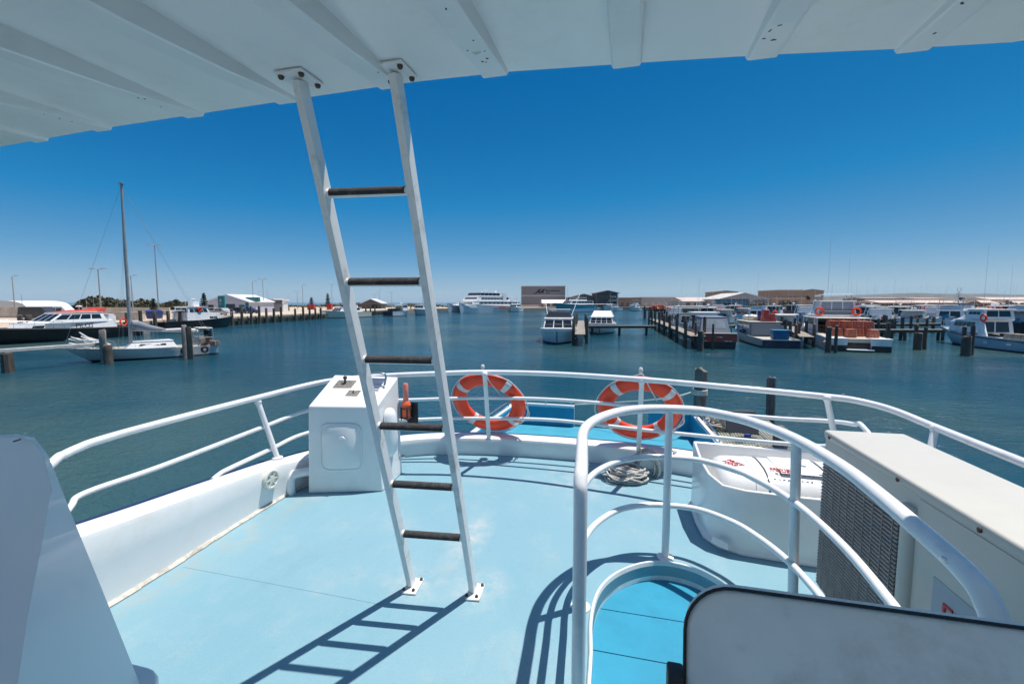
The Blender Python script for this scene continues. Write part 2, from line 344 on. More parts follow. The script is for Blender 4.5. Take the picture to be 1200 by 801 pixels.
# fixed canopy with hat-section ribs
def edge_y(x):
    K = [(-3.8, 1.74), (-3.08, 1.655), (-2.3, 1.60), (-1.3, 1.562), (-.76, 1.545), (-.4, 1.56), (0, 1.605), (.4, 1.655), (.8, 1.72), (1.14, 1.765), (1.5, 1.66), (2.0, 1.5)]
    for a, b in zip(K, K[1:]):
        if a[0] <= x <= b[0]: return a[1] + (b[1]-a[1])*(x-a[0])/(b[0]-a[0])
    return K[-1][1]
ZC = 2.325
xs = [-3.8 + i*.1 for i in range(59)]
mb = MB(); mb.loft([[Vector((x, edge_y(x), ZC)), Vector((x, edge_y(x)+.012, ZC+.012)), Vector((x, edge_y(x)+.012, ZC+.05)), Vector((x, edge_y(x)-.02, ZC+.06)), Vector((x, -1.15, ZC+.06)), Vector((x, -1.15, ZC))] for x in xs], smooth=False)
canopy = mb.build('canopy', ROOFW, boat, world=True)
for i, xr in enumerate((-3.57, -3.13, -2.70, -2.255, -1.72, -1.25, -.80, -.455, -.02, .395, .832, 1.27, 1.7)):
    w = .078; rings = []
    if xr < -1.0: xr -= w/2
    elif xr == -.80: xr -= w/2
    for t, d in ((-1.14, .084), (.5, .082), (.95, .070), (1.25, .046), (1.45, .021), (None, .012)):
        y = t if t is not None else edge_y(xr)+.004
        y = min(y, edge_y(xr)+.004)
        rings.append([Vector((xr + a, y, ZC+.002 - z)) for a, z in ((-w/2-.010, 0), (-w/2-.003, d*.93), (-w/2+.005, d), (w/2-.005, d), (w/2+.003, d*.93), (w/2+.010, 0))])
    mb = MB(); mb.loft(rings, closed=True, smooth=False); mb.build('canopy_rib', ROOFW, canopy, world=True)
    if xr > -.6 and xr < .9 or xr < -1.5:
        pass
mb = MB(); mb.lathe([(.001, -.005), (.014, -.005), (.018, 0), (.018, .003)], 16, 0, Matrix.Translation((-.455, 1.36, ZC-.0255)))
mb.build('canopy_screw', ACW, canopy, world=True)
random.seed(3)
for k in range(26):                                     # rust specks and scrapes on the ribs
    xr = random.choice((-2.2975, -2.2975, -1.7625, -.455, -.455, .395, .395, .832, .832))
    x = xr + random.uniform(-.03, .03); y = edge_y(x) - abs(random.gauss(.02, .26)) - .03
    K = ((.5, .082), (.95, .070), (1.25, .046), (1.45, .021), (edge_y(xr)+.004, .012)); d = .082
    for a, b in zip(K, K[1:]):
        if a[0] <= y <= b[0]: d = a[1]+(b[1]-a[1])*(y-a[0])/(b[0]-a[0])
    z = ZC+.002-d; l = random.uniform(.0015, .0065); w = random.uniform(.001, .0032)
    mb = MB(); mb.box((x-l, y-w, z-.0008), (x+l, y+w, z+.003), rz=random.uniform(0, 3)); mb.build('rust_speck', BOLT, canopy, world=True)

# ================================================================== LADDER
lad = thing('ladder', 'white aluminium ladder with black gripped rungs leaning from the deck up to the canopy edge', 'ladder', (-.94, 2.18, 0))
LB = {-1: Vector((-1.115, 2.163, .01)), 1: Vector((-.77, 2.197, .01))}; LT = {-1: Vector((-1.115, 1.415, 2.312)), 1: Vector((-.77, 1.45, 2.312))}
LD = (LT[1]-LB[1]).normalized()
for s in (-1, 1):
    mb = MB(); mb.bar(LB[s], LT[s], .052, .030, up=(1, 0, 0)); st = mb.build('stile', LADW, lad, world=True, bevel=.004)
    mb = MB(); c = LB[s]; mb.box((c.x-.028, c.y-.075, .001), (c.x+.05, c.y+.065, .012), rz=R(6)); fp = mb.build('foot_plate', LADW, lad, world=True, bevel=.004)
    for dx, dy in ((.035, .048), (.035, -.05), (-.018, .05), (-.018, -.055)):
        mb = MB(); mb.lathe([(.009, 0), (.009, .006), (.006, .012), (.001, .013)], 8, 0, Matrix.Translation((c.x+dx, c.y+dy, .012))); mb.build('bolt', BOLT, fp, world=True)
    c = LT[s]; mb = MB(); mb.box((c.x-.055, c.y-.06, ZC-.012), (c.x+.055, c.y+.055, ZC-.002)); tp = mb.build('top_plate', LADW, lad, world=True, bevel=.003)
    for dx, dy in ((.04, .042), (.04, -.042), (-.04, .042), (-.04, -.042)):
        mb = MB(); mb.lathe([(.001, -.013), (.007, -.011), (.010, -.005), (.010, 0)], 8, 0, Matrix.Translation((c.x+dx, c.y+dy, ZC-.012))); mb.build('bolt', BOLT, tp, world=True)
for z in (.36, .664, .981, 1.302, 1.629, 1.956):
    a = LB[-1] + LD*((z-.01)/LD.z); b = LB[1] + LD*((z-.01)/LD.z)
    mb = MB(); mb.tube([a+Vector((.012, 0, 0)), b-Vector((.012, 0, 0))], .0168, 12)
    for q, d in ((a, 1), (b, -1)): mb.tube([q+Vector((.014*d, 0, 0)), q+Vector((.024*d, 0, 0))], .019, 12, r2=.015)
    rg = mb.build('rung', LADW, lad, world=True)
    mb = MB(); rings = []
    for i in range(2):
        q = (a, b)[i] + Vector(((.026, -.026)[i], 0, 0)); ring = []
        for k in range(9): an = R(-35 + 250*k/8); ring.append(q + Vector((0, -math.cos(an)*.0195, math.sin(an)*.0195)))
        for k in range(8, -1, -1): an = R(-35 + 250*k/8); ring.append(q + Vector((0, -math.cos(an)*.0165, math.sin(an)*.0165)))
        rings.append(ring)
    mb.loft(rings); mb.build('grip_strip', GRIP, rg, world=True)

# ================================================================== OUTER GUARD RAIL
gr = thing('stern_guard_rail', 'white tubular guard rail of three rails curving round the stern above the bulwark', 'railing', (-.5, 4.3, .18))
top = [Vector((-2.70, 1.30, .40)), Vector((-2.74, 1.40, .62))] + [onX(63.5, 540, -2.80), onX(74, 533, -2.83), onX(91, 525, -2.85), onX(115, 516, -2.855), onX(180, 497.5, -2.855), onX(297, 467, -2.85), onZ(380, 447, .83), onZ(445, 440.5, .88), onZ(510, 437.5, .905), onZ(568, 436, .92), onZ(650, 438, .925), onZ(752, 444.5, .92), onZ(860, 454, .905), onZ(968, 464.5, .875), onZ(1005, 469.5, .855), onZ(1045, 480, .83), onX(1095, 500, 1.84), onX(1200, 542, 1.85), Vector((1.85, 1.6, .80)), Vector((1.84, .3, .82))]
mb = MB(); mb.tube(spline(top, 7), .0225, 14); mb.build('top_rail', RAILW, gr, world=True)
mid = [onX(60, 628, -2.72), onX(83, 593, -2.8), onX(101, 577, -2.83), onX(189, 546, -2.83), onX(306, 501, -2.83), onX(360, 481, -2.78), onY(420, 471, 3.75), onY(490, 468, 4.02), onY(568, 466, 4.15), onY(650, 468, 4.18), onY(750, 476, 4.14), onY(900, 489, 3.98), onY(968, 493, 3.85), onY(1000, 497, 3.72), onY(1016, 505, 3.5), Vector((1.72, 3.0, .3))]
mb = MB(); mb.tube(spline(mid, 6), .0165, 10); mb.build('middle_rail', RAILW, gr, world=True)
low = [onX(249, 562, -2.76), onX(256, 556, -2.78), onX(268, 549, -2.79), onX(315, 527, -2.79), onX(360, 507, -2.76), onY(430, 495, 3.85), onY(510, 490.5, 4.13), onY(570, 490, 4.22), onY(650, 492, 4.27), onY(750, 503, 4.23), onY(880, 516, 4.05), onY(961, 522.5, 3.9), onY(985, 524, 3.8), Vector((1.68, 3.2, .33))]
mb = MB(); mb.tube(spline(low, 6), .0165, 10); mb.build('lower_rail', RAILW, gr, world=True)
POST1, POST2 = onY(573, 514, 4.235), onY(748, 535, 4.235)
for a, b in ((onX(325, 536, -2.74), onX(302, 470, -2.85)), (POST1, onZ(568, 438, .91)), (POST2, onZ(752, 446, .91)), (Vector((1.62, 3.88, .2)), onZ(969, 466, .87)), (Vector((1.66, 3.05, .3)), onX(1096, 501, 1.84)), (Vector((-2.36, 3.95, .2)), onZ(425, 442, .86)), (Vector((1.64, 1.6, .46)), Vector((1.85, 1.6, .8)))):
    mb = MB(); mb.tube([a, b], .021, 12); mb.ball(b-(b-a).normalized()*.006, .0285, 8); mb.lathe([(.042, -.01), (.042, .006), (.023, .012)], 14, 0, Matrix.Translation(a)); mb.build('post', RAILW, gr, world=True)

# ================================================================== STAIRWELL RAIL
sr = thing('stairwell_rail', 'white tubular guard rail looping round the stairwell opening in front of the bench', 'railing', (.25, 2.75, 0))
plan = [(-.165, 1.72), (-.185, 2.02), (-.2, 2.2), (-.19, 2.37), (-.135, 2.55), (-.03, 2.725), (.11, 2.83), (.26, 2.868), (.43, 2.86), (.57, 2.77), (.675, 2.64), (.785, 2.36), (.835, 1.95), (.82, 1.5), (.80, 1.27)]
zt = .905
tp = [Vector((-.155, 1.66, -.02)), Vector((-.155, 1.66, .3)), Vector((-.155, 1.66, .78)), Vector((-.158, 1.675, .875)), Vector((-.162, 1.75, .905))] + [Vector((x, y, zt)) for x, y in plan[1:]] + [Vector((.79, 1.18, .88)), Vector((.78, 1.11, .79)), Vector((.775, 1.08, .6)), Vector((.77, 1.07, .0))]
mb = MB(); mb.tube(spline(tp, 6), .0265, 16); mb.build('top_rail', RAILW, sr, world=True)
for z, nm in ((.605, 'middle_rail'), (.30, 'lower_rail')):
    mb = MB(); mb.tube(spline([Vector((-.158, 1.67, z))] + [Vector((x, y, z)) for x, y in plan[1:-1]] + [Vector((.79, 1.1, z))], 6), .0175, 12); mb.build(nm, RAILW, sr, world=True)
for x, y, x2, y2 in ((-.2, 2.215, -.2, 2.215), (.255, 2.80, .26, 2.868), (.81, 2.36, .785, 2.36)):
    mb = MB(); mb.tube([(x, y, 0), (x2, y2, zt)], .0225, 14); p = mb.build('post', RAILW, sr, world=True)
    mb = MB(); mb.lathe([(.05, .001), (.05, .008), (.026, .013)], 16, 0, Matrix.Translation((x, y, 0))); mb.build('base_flange', RAILW, p, world=True)
e = onZ(1110, 661, .90); mb = MB(); M = Matrix.Translation(e) @ Matrix.Rotation(R(60), 4, 'Y')
mb.tube([M @ Vector((.016*math.cos(a), .016*math.sin(a), 0)) for a in [k*math.pi/8 for k in range(16)]], .0045, 8, closed=True); mb.tube([e + Vector((.012, 0, 0)), e + Vector((.05, .0, .0))], .006, 8)
mb.build('eyelet', STEEL, sr, world=True)

# ================================================================== CONSOLE
con = thing('control_console', 'white moulded steering console with sloping top and recessed round-cornered door', 'console', (-2.2, 3.3, 0))
A = [Vector((-2.49, 3.07, 0)), Vector((-1.92, 3.25, 0)), Vector((-1.955, 3.66, 0)), Vector((-2.55, 3.52, 0))]
B = [Vector((-2.458, 3.07, .725)), Vector((-1.955, 3.25, .705)), onY(466.5, 441.2, 3.68), onY(392, 438.7, 3.55)]
mb = MB(); mb.hexa(A, B); mb.build('body', WHITE, con, world=True, bevel=.013, segs=3)
def on_face(P0, P1, P2, P3, u, v, off=0):               # bilinear point on a quad face (P0 bottom left ... P3 top left)
    q = (P0*(1-u)+P1*u)*(1-v) + (P3*(1-u)+P2*u)*v; n = (P1-P0).cross(P3-P0).normalized(); return q + n*off
FA = (A[0], A[1], B[1], B[0])
mb = MB(); rr = []
for k in range(32):
    a = 2*math.pi*k/32; ex = 6; cu = abs(math.cos(a))**(2/ex)*math.copysign(1, math.cos(a)); cv = abs(math.sin(a))**(2/ex)*math.copysign(1, math.sin(a)); rr.append((.46+.29*cu, .53+.27*cv))
mb.loft([[on_face(*FA, u, v, o) for u, v in [(.46+(u-.46)*s, .53+(v-.53)*s) for u, v in rr]] for s, o in ((1.03, -.002), (1.02, .006), (.97, .009), (.95, .002), (.93, .004), (.9, .008))], smooth=True); dr = mb.build('door', WHITE, con, world=True)
c = on_face(*FA, .48, .62, .008); nx = (A[1]-A[0]).normalized(); M = frame_mat(c, nx, (0, 0, 1)); mb = MB(); mb.lathe([(.03, -.004), (.034, .006), (.03, .014), (.01, .014), (.001, .012)], 20, 0, M); mb.bar(M @ Vector((.0, .0, .02)), M @ Vector((.02, .022, .02)), .008, .01); mb.build('latch', WHITE, dr, world=True)
TF = (B[0], B[1], B[2], B[3])
def plate(u0, u1, v0, v1, t=.006):
    m = MB(); q = [on_face(*TF, u, v, .001) for u, v in ((u0, v0), (u1, v0), (u1, v1), (u0, v1))]; q2 = [on_face(*TF, u, v, t) for u, v in ((u0, v0), (u1, v0), (u1, v1), (u0, v1))]; m.hexa(q, q2); return m
OLD = mat('stained_switch_plate', (.25, .23, .2), .5, .5, var=.5, scale=60, dirt=(.04, .03, .02), dirt_amt=.9, dirt_scale=40)
p = plate(.14, .42, .55, .80).build('lever_plate', OLD, con, world=True); c = on_face(*TF, .28, .68, .0)
mb = MB(); mb.tube([c, c+Vector((.0, .005, .05))], .009, 8); mb.ball(c+Vector((.0, .005, .058)), .018, 8); mb.build('lever', BOLT, p, world=True)
p = plate(.42, .60, .30, .48).build('switch_plate', OLD, con, world=True); c = on_face(*TF, .5, .4, .006); mb = MB(); mb.tube([c, c+Vector((.012, 0, .018))], .005, 8); mb.build('toggle', BOLT, p, world=True)
p = plate(.62, .86, .50, .86, .02).build('throttle_box', STEEL, con, world=True); c = on_face(*TF, .78, .66, .01); n = Vector((.95, .3, 0))
mb = MB(); mb.tube(spline([c - n*.07, c - n*.072 + Vector((0,0,.07)), c - n*.05 + Vector((0,0,.10)), c + n*.05 + Vector((0,0,.10)), c + n*.078 + Vector((0,0,.07)), c + n*.08 + Vector((0, -.03, .0))], 5), .009, 10); mb.build('throttle_handle', STEEL, con, world=True)
mb = MB(); c = Vector((-1.925, 3.42, 0)); rings = []
for z, w, d in ((.24, .02, .01), (.255, .055, .035), (.29, .075, .055), (.40, .08, .065), (.52, .082, .07), (.60, .078, .066), (.645, .055, .045), (.66, .02, .015)):
    rings.append([Vector((c.x-.012*(z/.6) + d*math.sin(math.pi*k/10) - .01, c.y - w*math.cos(math.pi*k/10), z)) for k in range(11)])
mb.loft(rings); mb.build('vent_cowl', WHITE, con, world=True)

lite = thing('lifebuoy_light', 'orange lifebuoy float light upside down in a black bracket on the side of the console', 'light', (-1.90, 3.70, .5))
b0 = onY(476, 492, 3.68); b1 = onY(475, 449, 3.68); h = b1.z-b0.z; x0 = b0.x
def LZ(t): return b0.z + h*t
mb = MB(); mb.lathe([(.02, LZ(.02)), (.035, LZ(.05)), (.04, LZ(.12)), (.041, LZ(.36)), (.046, LZ(.40)), (.046, LZ(.44)), (.03, LZ(.5)), (.022, LZ(.54))], 18, 0, Matrix.Translation((x0, b0.y, 0))); mb.build('float_body', LENS, lite, world=True)
mb = MB(); mb.lathe([(.02, LZ(.53)), (.024, LZ(.56)), (.024, LZ(.97)), (.018, LZ(1))], 14, 0, Matrix.Translation((x0, b0.y, 0))); mb.build('lamp_tube', PINK, lite, world=True)
mb = MB()
for z in (LZ(.08), LZ(.33)): mb.tube([(x0+.047*math.cos(a), b0.y+.047*math.sin(a), z) for a in [k*math.pi/9 for k in range(18)]], .006, 6, closed=True)
for a in (-2.3, -.9, .6, 2.2): mb.bar((x0+.046*math.cos(a), b0.y+.046*math.sin(a), LZ(.02)), (x0+.046*math.cos(a), b0.y+.046*math.sin(a), LZ(.36)), .012, .005)
mb.box((x0-.012, b0.y+.045, LZ(-.15)), (x0+.09, b0.y+.06, LZ(.45)))
mb.build('bracket', RUBBER, lite, world=True)

# ================================================================== LIFEBUOYS
def lifebuoy(u, v, y, label, spin, sag):
    c = onY(u, v, y); root = thing('lifebuoy', label, 'lifebuoy', c, 0, 'lifebuoys on the stern rail')
    th = R(30); e1 = Vector((1, 0, 0)); e2 = Vector((0, -math.sin(th), math.cos(th))); nn = e1.cross(e2)
    Rm, a, b = .305, .072, .05
    def pt(ph, s, ra=a, rb=b): return e1*((Rm+ra*math.cos(s))*math.cos(ph)) + e2*((Rm+ra*math.cos(s))*math.sin(ph)) + nn*(rb*math.sin(s))
    def seg(p0, p1, n, ra, rb, closed):
        m = MB(); rings = []
        for i in range(n if closed else n+1):
            ph = p0+(p1-p0)*i/n; rings.append([pt(ph, 2*math.pi*k/18, ra, rb) for k in range(18)])
        if closed: rings.append(rings[0])
        m.loft(rings, caps=(not closed, not closed)); return m
    seg(0, 2*math.pi, 56, a, b, True).build('ring', ORANGE, root)
    for k in range(4):
        ph = spin + k*math.pi/2; seg(ph-.085, ph+.085, 5, a+.003, b+.003, False).build('reflective_band', SILVER, root)
    for k in range(4):
        p0 = spin + k*math.pi/2; L = []
        for i in range(11):
            t = i/10; ph = p0 + t*math.pi/2; ex = math.sin(math.pi*t)*sag[k]
            L.append(e1*((Rm+a+.006+ex*.4)*math.cos(ph)) + e2*((Rm+a+.006+ex*.4)*math.sin(ph)) + Vector((0, -.01*math.sin(3*t), -ex*.5)))
        m = MB(); m.tube(L, .0055, 6); m.build('grab_line', ROPEW, root)
    return root
lb1 = lifebuoy(573, 471.5, 4.31, 'orange lifebuoy nearer the console, hung outside the stern rail with its cord hanging loose', R(48), (.02, .02, .03, .05))
lb2 = lifebuoy(749, 478.5, 4.30, 'orange lifebuoy above the rope coil, hung outside the stern rail beside the mooring pile', R(40), (.02, .05, .02, .03))
for lb, c in ((lb1, lb1.location), (lb2, lb2.location)):
    m = MB(); tx = c.x
    m.tube(spline([Vector((-.19, -.08, .12)), Vector((-.09, -.16, .30)), Vector((-.02, -.25, .355)), Vector((.02, -.24, .35)), Vector((.07, -.2, .25)), Vector((.15, -.1, .10))], 5), .006, 6)
    m.tube(spline([Vector((.24, .05, -.03)), Vector((.3, -.06, .02)), Vector((.36, .0, -.0)), Vector((.4, .06, -.12)), Vector((.3, .1, -.22))], 5), .007, 6)
    m.ball(Vector((.0, -.2, .385)), (.02, .02, .03), 8)
    m.build('lashing', ROPEW, lb)

# ================================================================== ROPES
random.seed(11)
rc = MB(); c = onY(757, 548, 4.16)
for k in range(15):
    rx = .085 + .04*random.random(); rz = .12 + .05*random.random(); ox = random.uniform(-.02, .02); oz = random.uniform(-.02, .02); oy = -.045 + .006*k; ph = random.uniform(0, 6)
    rc.tube([c + Vector((ox + rx*math.cos(a) , oy + .03*math.sin(a*1+ph) - .1*math.sin(a)*.3, oz + rz*math.sin(a))) for a in [2*math.pi*i/22 for i in range(22)]], .0095, 7, closed=True)
o = rc.build('rope_coil', ROPE); tag(o, 'grey rope coil hanging against the bulwark under the lifebuoy post', 'rope')
rc = MB(); c = Vector((onZ(735, 553, .05).x-.02, 3.98, .0))
for k in range(20):
    rx = .10 + .08*random.random(); ry = .05+.05*random.random(); ox = random.uniform(-.05, .05); oy = random.uniform(-.04, .04); z0 = .012 + k*.0052; ph = random.uniform(0, 6); ro = random.uniform(-.5, .5)
    rc.tube([c + Vector((ox + rx*math.cos(a)*math.cos(ro) - ry*math.sin(a)*math.sin(ro), oy + ry*math.sin(a) + rx*math.cos(a)*math.sin(ro)*.5, max(.01, z0 + .018*math.sin(2*a+ph)))) for a in [2*math.pi*i/24 for i in range(24)]], .008, 7, closed=True)
o = rc.build('rope_pile', ROPE); tag(o, 'heap of grey rope lying on the blue deck at the foot of the stern bulwark', 'rope')
# ================================================================== LIFE RAFT CRADLE AND CANISTER
cr = thing('raft_cradle', 'white moulded tray on the deck that holds the life raft canister beside the air conditioner', 'cradle', (1.05, 3.3, 0))
ob = [(.505, 3.62), (.508, 3.30), (.53, 3.10), (.60, 3.0), (.72, 2.945), (1.0, 2.92), (1.56, 2.9), (1.56, 3.62)]
def rim(x, y): return .405 + .07*max(0, (y-3.0)/.62) + (.02 if x < .56 else 0)
def ring(s, zf): return [Vector((1.05+(x-1.05)*s[0], 3.28+(y-3.28)*s[1], zf(x, y))) for x, y in ob]
mb = MB(); mb.loft([ring((1.03, 1.04), lambda x, y: .001), ring((1.03, 1.04), lambda x, y: .02), ring((1.0, 1.0), lambda x, y: .035), ring((.995, .98), lambda x, y: .2), ring((1.0, 1.0), rim), ring((.985, .97), lambda x, y: rim(x, y)+.008), ring((.96, .93), lambda x, y: rim(x, y)-.002), ring((.93, .88), lambda x, y: .25)], smooth=True)
mb.build('tray', WHITE, cr, world=True, bevel=.006)
mb = MB(); mb.loft([[Vector((.545, 2.985, .04)), Vector((.575, 2.945, .04)), Vector((.63, 2.905, .04)), Vector((.65, 2.925, .05))], [Vector((.55, 2.99, .075)), Vector((.578, 2.96, .08)), Vector((.63, 2.93, .07)), Vector((.65, 2.94, .06))]]); mb.build('corner_foot', WHITE, cr, world=True)
can = thing('life_raft_canister', 'white life raft canister with red lettering lying in the moulded tray', 'life raft', (1.08, 3.28, .28))
mb = MB(); rings = []
def csec(x, s):                                         # rounded rectangular section, s = scale
    L = []
    for k in range(24):
        a = 2*math.pi*k/24; ex = 3.0
        cy = abs(math.cos(a))**(2/ex)*math.copysign(1, math.cos(a)); cz = abs(math.sin(a))**(2/ex)*math.copysign(1, math.sin(a)); L.append(Vector((x, 3.275 + .26*s*cy, .31 + .172*s*cz)))
    return L
for x, s in ((.60, .55), (.605, .75), (.625, .9), (.66, .975), (.72, 1.0), (.80, 1.0), (.803, 1.02), (.86, 1.02), (.863, 1.0), (1.24, 1.0), (1.243, 1.02), (1.30, 1.02), (1.303, 1.0), (1.42, .99), (1.48, .9), (1.5, .7)): rings.append(csec(x, s))
mb.loft(rings); body = mb.build('shell', WHITE, can, world=True)
for x in (.872, 1.228):
    mb = MB(); mb.loft([csec(x, 1.012), csec(x+.010, 1.012)], smooth=True); mb.build('strap', RUBBER, can, world=True)
def can_top(x, y, z=.485): return Vector((x, y, z))
Mx = frame_mat(can_top(.70, 3.22) - parent_loc(can), (.55, -.8, 0), (.8, .55, 0))
text_mesh('MUST\nNOT', .048, 'red_lettering', RED, can, Mx)
mb = MB(); mb.box((.96, 3.10, .4825), (1.215, 3.42, .4845)); mb.build('label', WHITE2, can, world=True)
text_mesh('SERVICE\nDUE', .038, 'red_lettering', RED, can, frame_mat(can_top(.975, 3.14, .487) - parent_loc(can), (1, -.05, 0), (.05, 1, 0)))
text_mesh('25', .06, 'dark_lettering', NAVY, can, frame_mat(can_top(1.20, 3.1, .487) - parent_loc(can), (1, 0, 0), (0, 1, 0)))
random.seed(5)
for k in range(9):
    x = .915+k*.026; mb = MB(); mb.box((x, 3.076+random.uniform(-.002, .002), .483), (x+random.uniform(.01, .02), 3.088, .4855)); mb.build('fine_print', NAVY, can, world=True)
for k in range(5): mb = MB(); mb.box((1.09+k*.012, 3.25+.012*(k % 3), .483), (1.102+k*.012, 3.27+.012*(k % 2), .4865), rz=.5); mb.build('fine_print', NAVY, can, world=True)


# ================================================================== AIR CONDITIONER
ac = thing('air_conditioner', 'cream outdoor air conditioner unit with dark finned coil standing on the deck behind the bench', 'air conditioner', (1.01, 2.64, 0), R(2.2))
# local: +x outboard, -y forward along the unit
Lc, Wc, Hc = 1.45, .35, .88
mb = MB(); mb.box((.0, -Lc, .05), (Wc, 0, Hc)); mb.box((.03, -.2, 0), (Wc-.03, -.1, .05), 0); mb.box((.03, -Lc+.1, 0), (Wc-.03, -Lc+.2, .05), 0)
mb.build('cabinet', ACW, ac, bevel=.008)
mb = MB(); mb.box((-.006, -Lc-.006, Hc-.028), (Wc+.006, .006, Hc+.012)); top_ = mb.build('top_cover', ACW, ac, bevel=.012, segs=3)
for y in (-.06, -.62, -1.02):
    M = Matrix.Translation((-.006, y, Hc-.012)) @ Matrix.Rotation(R(-90), 4, 'Y'); mb = MB(); mb.lathe([(.009, 0), (.009, .004), (.004, .007), (.001, .007)], 10, 0, M); mb.build('screw', BOLT, top_)
mb = MB(); mb.box((-.008, -.66, .07), (-.001, -.018, .735), 0)
for k in range(38): z = .078 + k*.0172; mb.prism([(-.014, -.655, z), (-.014, -.655, z+.0055), (-.0078, -.655, z+.0095), (-.0078, -.655, z+.004)], (0, .633, 0), 1)
for k in range(9): y = -.08-k*.068; mb.tube([(-.0155, y, .075), (-.0155, y, .73)], .0017, 5, m=1)
mb.build('coil_grille', [DARK, FINM], ac)
mb = MB(); mb.tube([(.005, -.70, .05), (.005, -.70, .80)], .034, 16); mb.build('corner_pillar', ACW, ac)
mb = MB(); mb.box((-.0025, -1.44, .06), (-.0005, -.742, .846)); mb.build('service_panel', ACW, ac, bevel=.001)
mb = MB(); mb.box((-.0045, -1.27, .40), (-.0027, -.845, .615)); stk = mb.build('sticker', STICK, ac)
text_mesh('EL-80', .11, 'red_lettering', RED, stk, frame_mat(Vector((-.0065, -1.02, .515)), (0, -1, 0), (0, 0, 1)))

# ================================================================== BENCH
bench = thing('bench_seat', 'grey vinyl bench backrest edged with black piping in the right foreground', 'bench', (.6, 1.0, 0))
# backrest: padded panel standing square across the boat
def rrect(x0, x1, z0, z1, r, n=6):
    L = []
    for cx, cz, a0 in ((x1-r, z1-r, 0), (x0+r, z1-r, 90), (x0+r, z0+r, 180), (x1-r, z0+r, 270)):
        for k in range(n+1): a = R(a0 + 90*k/n); L.append((cx + r*math.cos(a), cz + r*math.sin(a)))
    return L
def yb(z): return 1.0 + (z-.94)*.16                     # leans back
X0, X1, Z0, Z1 = .135, 1.75, .42, .948
def topz(x, z): return z - (x-.15)*.0 
def pad(ins, dy): return [Vector((x, yb(z)-dy + .012*(x-.1), z)) for x, z in rrect(X0+ins, X1-ins, Z0+ins, Z1-ins, max(.02, .095-ins*.7), 8)]
mb = MB(); mb.loft([pad(.05, -.035), pad(.012, -.028), pad(0, -.012), pad(0, .0), pad(.008, .012), pad(.022, .028), pad(.05, .052), pad(.09, .071), pad(.15, .084), pad(.22, .091)], smooth=True); mb.build('backrest', VINYL, bench, world=True)
mb = MB(); mb.tube(pad(-.001, .006), .0036, 8, closed=True); mb.build('piping', PIPING, bench, world=True)
mb = MB(); mb.loft([[Vector((x, y, z)) for x, y in ((.16, .96), (.16, .5), (1.75, .5), (1.75, .96))] for z in (.34, .36, .42, .44)], smooth=False); mb.build('seat_cushion', VINYL, bench, world=True, bevel=.03, segs=3)
mb = MB(); mb.bar((.118, .98, .76), (.118, .94, .3), .035, .05); mb.bar((.15, .74, .33), (1.7, .74, .33), .4, .03); mb.bar((.3, .75, .32), (.3, .75, .0), .05, .3); mb.bar((1.5, .75, .32), (1.5, .75, .0), .05, .3); mb.build('frame', RUBBER, bench, world=True, bevel=.006)

# ================================================================== LEFT FOREGROUND FAIRING
fair = thing('fairing', 'white moulded cowling with sloping faceted side filling the left foreground', 'cowling', (-1.5, .8, 0))
tR = onY(62, 546, .98); crest = onY(66, 556, .93)
P_back = [onY(170, 815, .98), onY(120, 690, .98), onY(86, 607, .98), onY(66, 556, .98), onY(56, 532, .985), onY(40, 512, .99), onY(20, 508, .99), onY(-60, 513, .99)]
P_frnt = [onY(18, 815, .52), onY(32, 720, .62), onY(48, 640, .76), onY(60, 572, .90), onY(52, 537, .93), onY(38, 516, .945), onY(18, 511, .95), onY(-70, 514, .93)]
lowB = Vector((P_back[0].x + .05, .98, .02)); lowF = Vector((P_frnt[0].x + .06, .42, .02))
P_back = [lowB] + P_back; P_frnt = [lowF] + P_frnt
left = [Vector((-2.1, y, z)) for y, z in ((.95, .02),)]
mb = MB(); n = len(P_back)
vs = P_back + P_frnt + [Vector((-2.2, .98, P_back[-1].z)), Vector((-2.2, .98, .02)), Vector((-2.2, .42, .02)), Vector((-2.2, .9, P_frnt[-1].z))]
fs = [(i, i+1, n+i+1, n+i) for i in range(n-1)]; fs.append((n-1, 2*n, 2*n+3, 2*n-1))
fs.append(tuple([n+i for i in range(n)] + [2*n+3, 2*n+2])); fs.append(tuple([2*n+1, 2*n] + [i for i in range(n-1, -1, -1)])); fs.append((2*n, 2*n+1, 2*n+2, 2*n+3)); fs.append((0, n, 2*n+2, 2*n+1))
GLOSSW = mat('glossy_white_gelcoat', (.78, .78, .78), .38, var=.03, scale=2, coat=.1)
mb.add(vs, fs); mb.build('shell', GLOSSW, fair, world=True, bevel=.04, segs=6, sharp=16)
mb = MB(); c = onY(168, 797, 1.0); mb.loft([[Vector((c.x-.25, y0, z)), Vector((c.x+o, y0, z)), Vector((c.x+o+.015, y0+.06, z)), Vector((c.x+o-.01, 1.04, z)), Vector((c.x-.25, 1.04, z))] for o, z, y0 in ((.02, c.z-.08, .94), (.02, c.z-.015, .95), (.0, c.z, .96), (-.03, c.z+.006, .965))]); mb.build('mounting_foot', WHITE, fair, world=True, bevel=.008)
mb = MB(); c = onY(20, 515, .948); mb.bar(onY(16, 517, .93), onY(24, 514.5, .93), .003, .004); mb.build('scratch', BOLT, fair, world=True)
